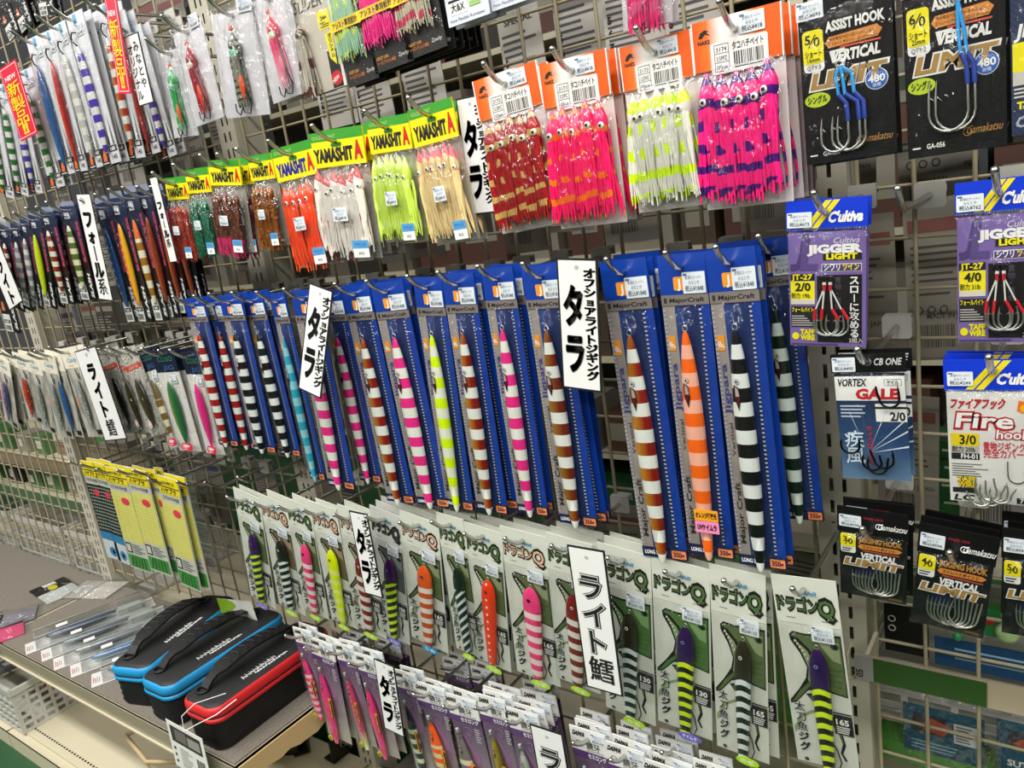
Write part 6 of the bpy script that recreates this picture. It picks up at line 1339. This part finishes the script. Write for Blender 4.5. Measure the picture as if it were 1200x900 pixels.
# ------------------------------------------------------------------ white basket under the shelf
BK = mat('#c9c7bf', .4)
def basket(x0, x1, y0, y1, z0, z1, label, nh=6, nv=4):
    t = thing('plastic_basket', label, 'basket', (x0, y0, z0)); w, l, h = x1 - x0, y1 - y0, z1 - z0
    def wall(L, n):
        b = MB(); q = .0028; bar = .0075; cw = (L - bar) / n; ch = (h - .018 - bar) / nv
        for k in range(n + 1): b.box(k * cw, -q / 2, 0, k * cw + bar, q / 2, h - .012, BK)
        for k in range(nv + 1): b.box(0, -q / 2 + .0002, k * ch, L, q / 2 - .0002, k * ch + bar, BK)
        b.box(-.003, -.005, h - .014, L + .003, .004, h, BK)
        return b.mesh('basket_side')
    a, c = wall(w, nh + 1), wall(l, nh)
    ob('basket_side', a, t, (0, 0, 0)); ob('basket_side', a, t, (0, l, 0)); ob('basket_side', c, t, (0, 0, 0), (0, 0, math.pi / 2)); ob('basket_side', c, t, (w, 0, 0), (0, 0, math.pi / 2))
    b = MB(); b.box(0, 0, 0, w, l, .003, BK); ob('basket_floor', b.mesh('basket_floor'), t)
    return t
basket(-2.27, -1.945, -.300, -.050, .0505, .165, 'white plastic basket on the base deck', 10, 5)
for k, (x, y, z, c, lb) in enumerate([(-2.02, -.18, .168, '#33363a', 'dark packet lying on top of the basket'), (-2.12, -.20, .140, '#5a5c60', 'grey packet lying in the basket'), (-2.05, -.16, .085, '#8a2f34', 'red packet deep in the basket')]):
    t = thing('packet', lb, 'packet', (x, y, z)); t.rotation_euler = (.15 * (k - 1), .1, .6 + k); b = MB(); b.loft([[(x_ * .075, y_ * .032, 0) for x_, y_ in ((-1, -1), (1, -1), (1, 1), (-1, 1))], [(x_ * .070, y_ * .028, .008) for x_, y_ in ((-1, -1), (1, -1), (1, 1), (-1, 1))]], mat(c, .35), True, False); ob('card', b.mesh('card'), t); b = MB(); b.box(-.05, -.012, .008, .03, .010, .0085, mat('#b9bcc0', .4)); ob('print_label', b.mesh('print_label'), t)
# wire basket rim and metal odds below the shelf end
t = thing('wire_basket', 'pale framed net basket below the shelf end', 'basket', (0, 0, 0)); BG = mat('#b59f78', .5)
p0, p1, p2 = onz(147, 862, .16), onz(172, 893, .16), onz(205, 893, .16)
b = MB(); b.tube([tuple(p0), tuple(p1), tuple(p2), tuple(p2 + Vector((.03, .12, 0))), tuple(p0 + Vector((.05, .16, 0))), tuple(p0)], .0045, BG, 8); ob('rim', b.mesh('rim'), t)
b = MB()
for k in range(12):
    u = k / 11.0; q = p0.lerp(p1, u); b.tube([tuple(q), (q.x + .01, q.y + .012, .11), (q.x + .02, q.y + .02, .056)], .0008, mat('#c9b88a', .6), 4)
ob('net', b.mesh('net'), t)
DK2 = mat('#34302a', .45, .5)
for k, (px, py, lb) in enumerate([(335, 885, 'dark metal bracket lying on the base deck'), (405, 885, 'dark folded metal clip on the base deck'), (362, 872, 'dark bent steel arm on the base deck')]):
    q = onz(px, py, .05); t = thing('metal_bracket', lb, 'bracket', (q.x, max(q.y, -.28), .0515)); t.rotation_euler = (0, 0, .5 + k)
    b = MB(); b.box(-.03, -.002, 0, .03, .002, .05, DK2); b.box(-.03, -.002, 0, .03, .03, .003, DK2); b.box(-.01, -.003, .02, .01, .03, .023, DK2); ob('plate', b.mesh('plate'), t); b = MB(); b.torus((0, -.004, .03), .008, .002, mat('#8f8a80', .3, .8), 10, 5); ob('bolt_eye', b.mesh('bolt_eye'), t)
t = thing('metal_plate', 'grey steel plate with blue edge under the small jig packs', 'plate', (-.90, -.06, .20)); b = MB(); b.box(0, -.19, 0, .60, .05, .003, mat('#77726a', .4, .6)); b.box(0, -.194, -.002, .60, -.190, .006, mat('#3f4f6a', .4))
for k in range(20): b.box(.02 + k * .028, -.01, .003, .030 + k * .028, -.006, .0034, SLOTSHADE)  # dark bars painted in as the shade of the plate's slots
ob('plate_body', b.mesh('plate_body'), t); b = MB(); b.box(0, .046, -.15, .01, .05, 0, mat('#77726a', .4, .6)); b.box(.59, .046, -.15, .60, .05, 0, mat('#77726a', .4, .6)); ob('support', b.mesh('support'), t)

# ------------------------------------------------------------------ right bay: price rail on its bracket
t = thing('price_rail', 'green and grey price rail across the right bay', 'price rail', (-.188, -.060, .540))
b = MB(); b.box(.0, 0, 0, .42, .003, .0285, mat('#a49880', .7)); ob('rail_body', b.mesh('rail_body'), t)
b = MB(); b.box(.018, -.0012, .001, .118, 0, .0275, mat('#2c4d1c', .4, 0, .5, .4)); ob('green_strip', b.mesh('green_strip'), t)
b = MB(); b.box(.0, -.0016, .0005, .018, 0, .028, mat('#8a8984', .35)); b.text('05', .008, .008, .007, INK, -.0019, 'c', .02, rot=math.pi / 2); ob('grey_tape', b.mesh('grey_tape'), t)
b = MB(); b.box(.008, .010, .004, .012, .055, .024, CREAM); ob('bracket', b.mesh('bracket'), t); b = MB(); b.box(.36, .010, .004, .364, .055, .024, CREAM); ob('bracket', b.mesh('bracket'), t); b = MB(); b.tube([(-.002, -.001, .040), (-.006, -.003, .030), (-.006, -.003, .0), (.003, .03, -.012)], .0014, CREAM, 5); ob('wire_clip', b.mesh('wire_clip'), t)

# ------------------------------------------------------------------ other side of the grid, seen through it
FAR = 'packs hung on the far side of the grid'
looks = ['grey card back with violet bar', 'taupe card back with rust bar', 'pale card back with charcoal bar', 'brown grey card back with blue bar', 'warm grey card back with red bar', 'dark card back with pale print', 'grey card back with green bar', 'charcoal card back with beige bar']
R9 = random.Random(9)
def far_pack(x, z, y, s, w=1.0, h=1.0, where='on the far side of the grid'):
    K = body('back%d' % s, lambda: kind_back(s)) if s < 20 else body('sqb', lambda: kind_squidback(3))
    lb = (looks[s % 8] if s < 20 else 'pale card back with bold black lettering') + ' behind the grid ' + where
    t = thing('far_side_pack', lb, 'pack', (x, y, z), FAR); t.scale = (w, 1, h); t.rotation_euler = (0, R9.uniform(-.03, .03), R9.uniform(-.12, .12)); grow(K[1], t)
for z, xa, xb, ys, wh in ((1.50, -1.9, .06, .060, 'behind the top row'), (1.335, -1.02, -.30, .062, 'above the orange headed bags'), (1.335, -1.9, -1.10, .066, 'under the white jig packs'), (1.145, -2.0, -.12, .062, 'above the blue headed packs'), (.975, -2.1, -1.25, .066, 'under the dark jig packs'), (1.00, -.20, .04, .066, 'beside the purple hook packs'), (.80, -.42, .04, .066, 'beside the small black hook packs'), (.80, -1.95, -.45, .066, 'behind the blue headed packs'), (.62, -1.95, -.25, .07, 'above the white card packs'), (.47, -1.9, -.5, .07, 'above the bottom row'), (1.30, -.20, .06, .062, 'beside the assist hook packs')):
    x = xa
    while x < xb:
        if R9.random() < .84: far_pack(x, z + R9.uniform(-.008, .008), ys + R9.uniform(0, .03), 20 if (1.3 < z < 1.4 and -1.0 < x < -.3) else R9.randrange(8), R9.uniform(.85, 1.1), R9.uniform(.85, 1.1), wh)
        x += R9.uniform(.074, .096)
# dark hook bars behind the upper grid
for k, (z, xa, xb, lb) in enumerate(((1.352, -1.05, -.26, 'dark grey hook bar behind the grid over the orange headed bags'), (1.072, -.19, .25, 'dark hook bar behind the grid in the right bay'), (.885, -1.95, -1.15, 'dark hook bar behind the grid on the left bay'))):
    t = thing('hook_bar', lb, 'bar', (xa, .030, z)); L = xb - xa
    b = MB(); b.box(0, 0, 0, L, .012, .034, mat('#4c4a44', .5, .2)); ob('bar', b.mesh('bar'), t)
    n = int(L / .075); pl = MB(); pl.prism(rr(-.017, -.036, .017, 0, .006), -.001, .001, mat('#5f554c' if k != 1 else '#6f4f44', .35)); pm = pl.mesh('hook_plate')
    for i in range(n): ob('hook_plate', pm, t, (.04 + i * .075, -.004, .036))
# far shelf seen through the lower left grid
for k, (py, c, lb) in enumerate(((533, '#8c7d66', 'beige shelf edge beyond the lower left grid'), (574, '#4f7050', 'green price strip shelf beyond the lower left grid'))):
    q = at(36, py, .10); t = thing('far_shelf', lb, 'shelf', (-3.4, .10, q.z - .02)); b = MB(); b.box(0, 0, 0, 1.36, .28, .004, CREAM); ob('shelf_board', b.mesh('shelf_board'), t); b = MB(); b.box(0, -.004, -.022, 1.36, 0, .016, mat(c, .45)); ob('price_strip', b.mesh('price_strip'), t)
    for j in range(9):
        x = -3.3 + j * .14; hgt = R9.uniform(.05, .09); col = R9.choice(['#3f6a3a', '#c9c4ba', '#26282c', '#8a8478', '#4f7a4a']); s_ = thing('small_box', '%s box on the %s' % ({'#3f6a3a': 'green', '#c9c4ba': 'white', '#26282c': 'black', '#8a8478': 'taupe', '#4f7a4a': 'pale green'}[col], lb), 'box', (x, .14, q.z - .0155), 'boxes on the far shelves'); b = MB(); b.box(0, 0, 0, R9.uniform(.06, .11), .06, hgt, mat(col, .5)); ob('carton', b.mesh('carton'), s_); b = MB(); b.box(.008, -.0006, hgt * .3, .045, 0, hgt * .7, mat('#d5d2c8', .5)); ob('carton_label', b.mesh('carton_label'), s_)
t = thing('bar_shelf', 'beige horizontal bar on the upright left of the yellow rig packets', 'bar', tuple(at(66, 524, .02))); q0 = at(66, 524, .02); q1 = at(175, 541, .02); b = MB(); b.box(0, 0, -.02, q1.x - q0.x, .01, .018, mat('#8c806c', .5)); ob('bar', b.mesh('bar'), t)
b = MB(); b.box(.002, -.001, -.012, .05, 0, .010, mat('#9a7a6c', .5)); ob('bar_sticker', b.mesh('bar_sticker'), t)
basket(-2.75, -2.42, .07, .40, .1595, .33, 'white basket on the far side beyond the lower left grid', 6, 3)
basket(-2.38, -2.06, .07, .40, .1595, .33, 'white basket on the far side next to the slotted upright', 6, 3)
basket(-3.15, -2.80, .07, .40, .1595, .33, 'white basket on the far side at the far end', 6, 3)
t = thing('far_shelf', 'cream far side shelf under the white baskets', 'shelf', (-3.4, .05, .15)); b = MB(); b.box(0, 0, 0, 3.9, .42, .008, CREAM); ob('shelf_board', b.mesh('shelf_board'), t); b = MB(); b.box(0, .42, -.03, 3.9, .424, .0, CREAM); ob('shelf_lip', b.mesh('shelf_lip'), t)
# green cartons and pale things in the right bay
for k in range(5):
    q = at(1052 + (k % 2) * 3, 512 + k * 20, .10); t = thing('small_box', 'green carton with red zigzag, in the stack behind the right grid', 'box', (q.x, .10, q.z - .0235), 'green cartons stacked behind the right grid'); b = MB(); b.box(0, 0, 0, .075, .05, .0215, mat('#1f5a2a', .45)); ob('carton', b.mesh('carton'), t)
    b = MB(); pts = [(.018, .005), (.024, .015), (.029, .007), (.034, .017), (.039, .010)]; b.tube([(x, -.001, z) for x, z in pts], .0016, mat('#b02a2a', .5), 4); b.quad(.044, .010, .064, .013, -.0008, mat('#b9c4b0', .5)); ob('zigzag_mark', b.mesh('zigzag_mark'), t)
q = at(1052, 617, .10); t = thing('far_shelf', 'cream shelf under the green cartons', 'shelf', (-.45, .055, q.z - .012)); b = MB(); b.box(0, 0, 0, .9, .25, .006, CREAM); ob('shelf_board', b.mesh('shelf_board'), t); b = MB(); b.box(0, -.003, -.012, .9, 0, .012, mat('#d9d4c4', .5)); ob('shelf_lip', b.mesh('shelf_lip'), t)
q = at(1010, 520, .12); t = thing('small_box', 'white carton beside the green carton stack', 'box', (q.x - .01, .12, q.z - .05)); b = MB(); b.box(0, 0, 0, .085, .05, .07, mat('#c9c2b0', .5)); ob('carton', b.mesh('carton'), t); b = MB(); b.box(.01, -.0006, .02, .05, 0, .05, mat('#b0a898', .5)); ob('carton_label', b.mesh('carton_label'), t)
for k, (px, py, lb) in enumerate(((1058, 822, 'teal card in a clear bag behind the right grid beside the post'), (1168, 842, 'teal card in a clear bag behind the right grid near the edge'))):
    q = at(px, py, .05); t = thing('soft_lure_bag', lb, 'lure pack', (q.x, .05, q.z)); b = MB(); b.box(0, -.001, -.062, .082, .001, 0, mat('#14506a', .45)); b.quad(.010, -.034, .045, -.010, -.0014, mat('#2a2a3a', .5)); b.poly([(.014, -.026), (.030, -.012), (.052, -.020), (.040, -.034)], -.0017, mat('#b0452a', .5)); b.quad(.052, -.038, .078, -.012, -.0014, mat('#cfd3d0', .5)); b.lines(.054, -.036, .076, -.014, 6, -.0017, GREY3, 4); (b.text('SUT', .010, -.055, .008, WHITE, -.0014, 'l', .03) if k else b.lines(.008, -.058, .06, -.044, 3, -.0014, mat('#7fa8b8', .5), 5)); ob('printed_card', b.mesh('printed_card'), t); ob('bag_film', film_mesh(-.02, -.080, .098, .03, .012, 81, y0=-.004, m=FILM_HEAVY), t)
q = at(1095, 745, .06); t = thing('soft_lure_bag', 'dark blue wide pack behind the price rail', 'lure pack', (q.x, .06, q.z)); b = MB(); b.box(0, -.001, -.035, .16, .001, 0, mat('#123f6a', .45)); b.lines(.02, -.025, .12, -.008, 3, -.0014, mat('#8fb0c8', .5), 4); ob('printed_card', b.mesh('printed_card'), t)
q = at(1098, 715, .055); t = thing('soft_lure_bag', 'green labelled pack of glow lures behind the 4/0 pack', 'lure pack', (q.x, .055, q.z)); b = MB(); b.box(0, -.001, -.020, .06, .001, .012, mat('#1f7a3a', .45)); b.text('ECOGEAR', .006, -.006, .0065, WHITE, -.0014, 'l', .03, w=.034); b.quad(.042, -.006, .054, 0, -.0014, RED); ob('printed_card', b.mesh('printed_card'), t); b = MB(); b.ball((-.012, -.002, -.008), .012, mat('#b9d89a', .3), 8, 6, .5); b.ball((.066, -.002, -.012), .012, mat('#b9d89a', .3), 8, 6, .5); b.ball((.02, -.004, -.026), .005, mat('#2a9a5a', .2), 8, 6); ob('glow_lure', b.mesh('glow_lure'), t)
q = at(1036, 715, .05); t = thing('far_side_pack', 'black card with round symbols beside the post', 'pack', (q.x, .05, q.z)); b = MB(); b.box(0, -.001, -.05, .045, .001, .012, BLACK)
for k in range(2): b.torus((.008, -.0014, -.008 - k * .012), .0036, .0007, mat('#b9b6b0', .5), 10, 4)
ob('card_back', b.mesh('card_back'), t)
basket(-.225, .10, .08, .30, .39, .475, 'white basket low behind the right grid', 5, 3)
b = MB(); b.box(-.6, .05, .36, .4, .5, .385, mat('#4f9a3a', .5)); t = tag(ob('far_shelf', b.mesh('far_shelf')), 'bright green board low behind the right grid', 'shelf')
# far aisle fixture that closes the view
t = thing('far_gondola', 'taupe shelving unit across the far aisle', 'shelving', (-4.5, 1.5, 0)); b = MB(); b.box(0, .30, 0, 5.6, .34, 1.75, mat('#5f5a50', .7)); ob('back_panel', b.mesh('back_panel'), t)
for k in range(5):
    b = MB(); b.box(0, 0, 0, 5.6, .30, .02, CREAM); ob('shelf_board', b.mesh('shelf_board'), t, (0, 0, .1 + k * .36))
for k in range(5):
    x = 0.1
    while x < 5.4:
        w = R9.uniform(.10, .22); hh = R9.uniform(.14, .28); cn, c = R9.choice([('taupe', '#6a6256'), ('pale', '#8f887a'), ('dark', '#34302a'), ('brown', '#4f4232'), ('slate', '#3f4448'), ('rust', '#5a3a30')])
        s_ = thing('carton', '%s carton standing on the %s shelf across the far aisle' % (cn, ('lowest', 'second', 'middle', 'fourth', 'top')[k]), 'carton', (-4.5 + x, 1.52, .1205 + k * .36), 'cartons on the far aisle shelving'); bb = MB(); bb.box(0, 0, 0, w, .2, hh, mat(c, .55)); ob('box_body', bb.mesh('box_body'), s_); bb = MB(); bb.box(w * .15, -.001, hh * .3, w * .85, 0, hh * .75, mat('#948e80', .55)); ob('box_label', bb.mesh('box_label'), s_)
        x += w + R9.uniform(.01, .05)

# ------------------------------------------------------------------ ceiling lamps (above the frame)
for lx, ly in LAMP_SPOTS:
    t = thing('ceiling_lamp', 'white fluorescent batten hanging over the aisle', 'lamp', (lx, ly, 2.5), 'fluorescent battens over the aisles')
    b = MB(); b.box(-.62, -.14, .012, .62, .14, .06, WHITE); ob('housing', b.mesh('housing'), t)
    b = MB(); b.tube([(-.60, -.07, .005), (.60, -.07, .005)], .013, mat('#fffaf0', .5, 0, .5, 0, None, 1.0, 3.0), 8); b.tube([(-.60, .07, .005), (.60, .07, .005)], .013, mat('#fffaf0', .5, 0, .5, 0, None, 1.0, 3.0), 8); ob('tube', b.mesh('tube'), t)
    b = MB(); b.tube([(-.4, 0, .06), (-.4, 0, .5)], .003, STEEL, 5); b.tube([(.4, 0, .06), (.4, 0, .5)], .003, STEEL, 5); ob('hanger', b.mesh('hanger'), t)

# unseen shelving added behind the viewer so films reflect neutral tones, not green floor
t = thing('added_gondola', 'unseen grey shelving added behind the viewer for neutral reflections', 'shelving', (-4.5, -2.25, 0)); b = MB(); b.box(0, 0, 0, 6.5, .04, 1.6, mat('#77726a', .7)); ob('back_panel', b.mesh('back_panel'), t)
b = MB(); b.box(0, .04, 0, 6.5, .40, .02, CREAM); sb = b.mesh('shelf_board')
for k in range(5): ob('shelf_board', sb, t, (0, 0, .1 + k * .34))
for k in range(4):
    x = .05
    while x < 6.3:
        w = R9.uniform(.2, .4); cn, c = R9.choice([('taupe', '#8a8274'), ('white', '#c4c0b6'), ('dark', '#2f2d2a'), ('grey', '#6a6a68'), ('blue', '#3f4a6a')]); hh = R9.uniform(.16, .28)
        s_ = thing('carton', '%s carton on the %s shelf of the added unseen shelving' % (cn, ('lowest', 'second', 'third', 'fourth')[k]), 'carton', (-4.5 + x, -2.20, .1205 + k * .34), 'cartons on the added unseen shelving'); bb = MB(); bb.box(0, 0, 0, w, .3, hh, mat(c, .55)); ob('box_body', bb.mesh('box_body'), s_); bb = MB(); bb.box(w * .15, .30, hh * .3, w * .85, .301, hh * .75, mat('#d5d2c8', .55)); ob('box_label', bb.mesh('box_label'), s_)
        x += w + R9.uniform(.01, .06)
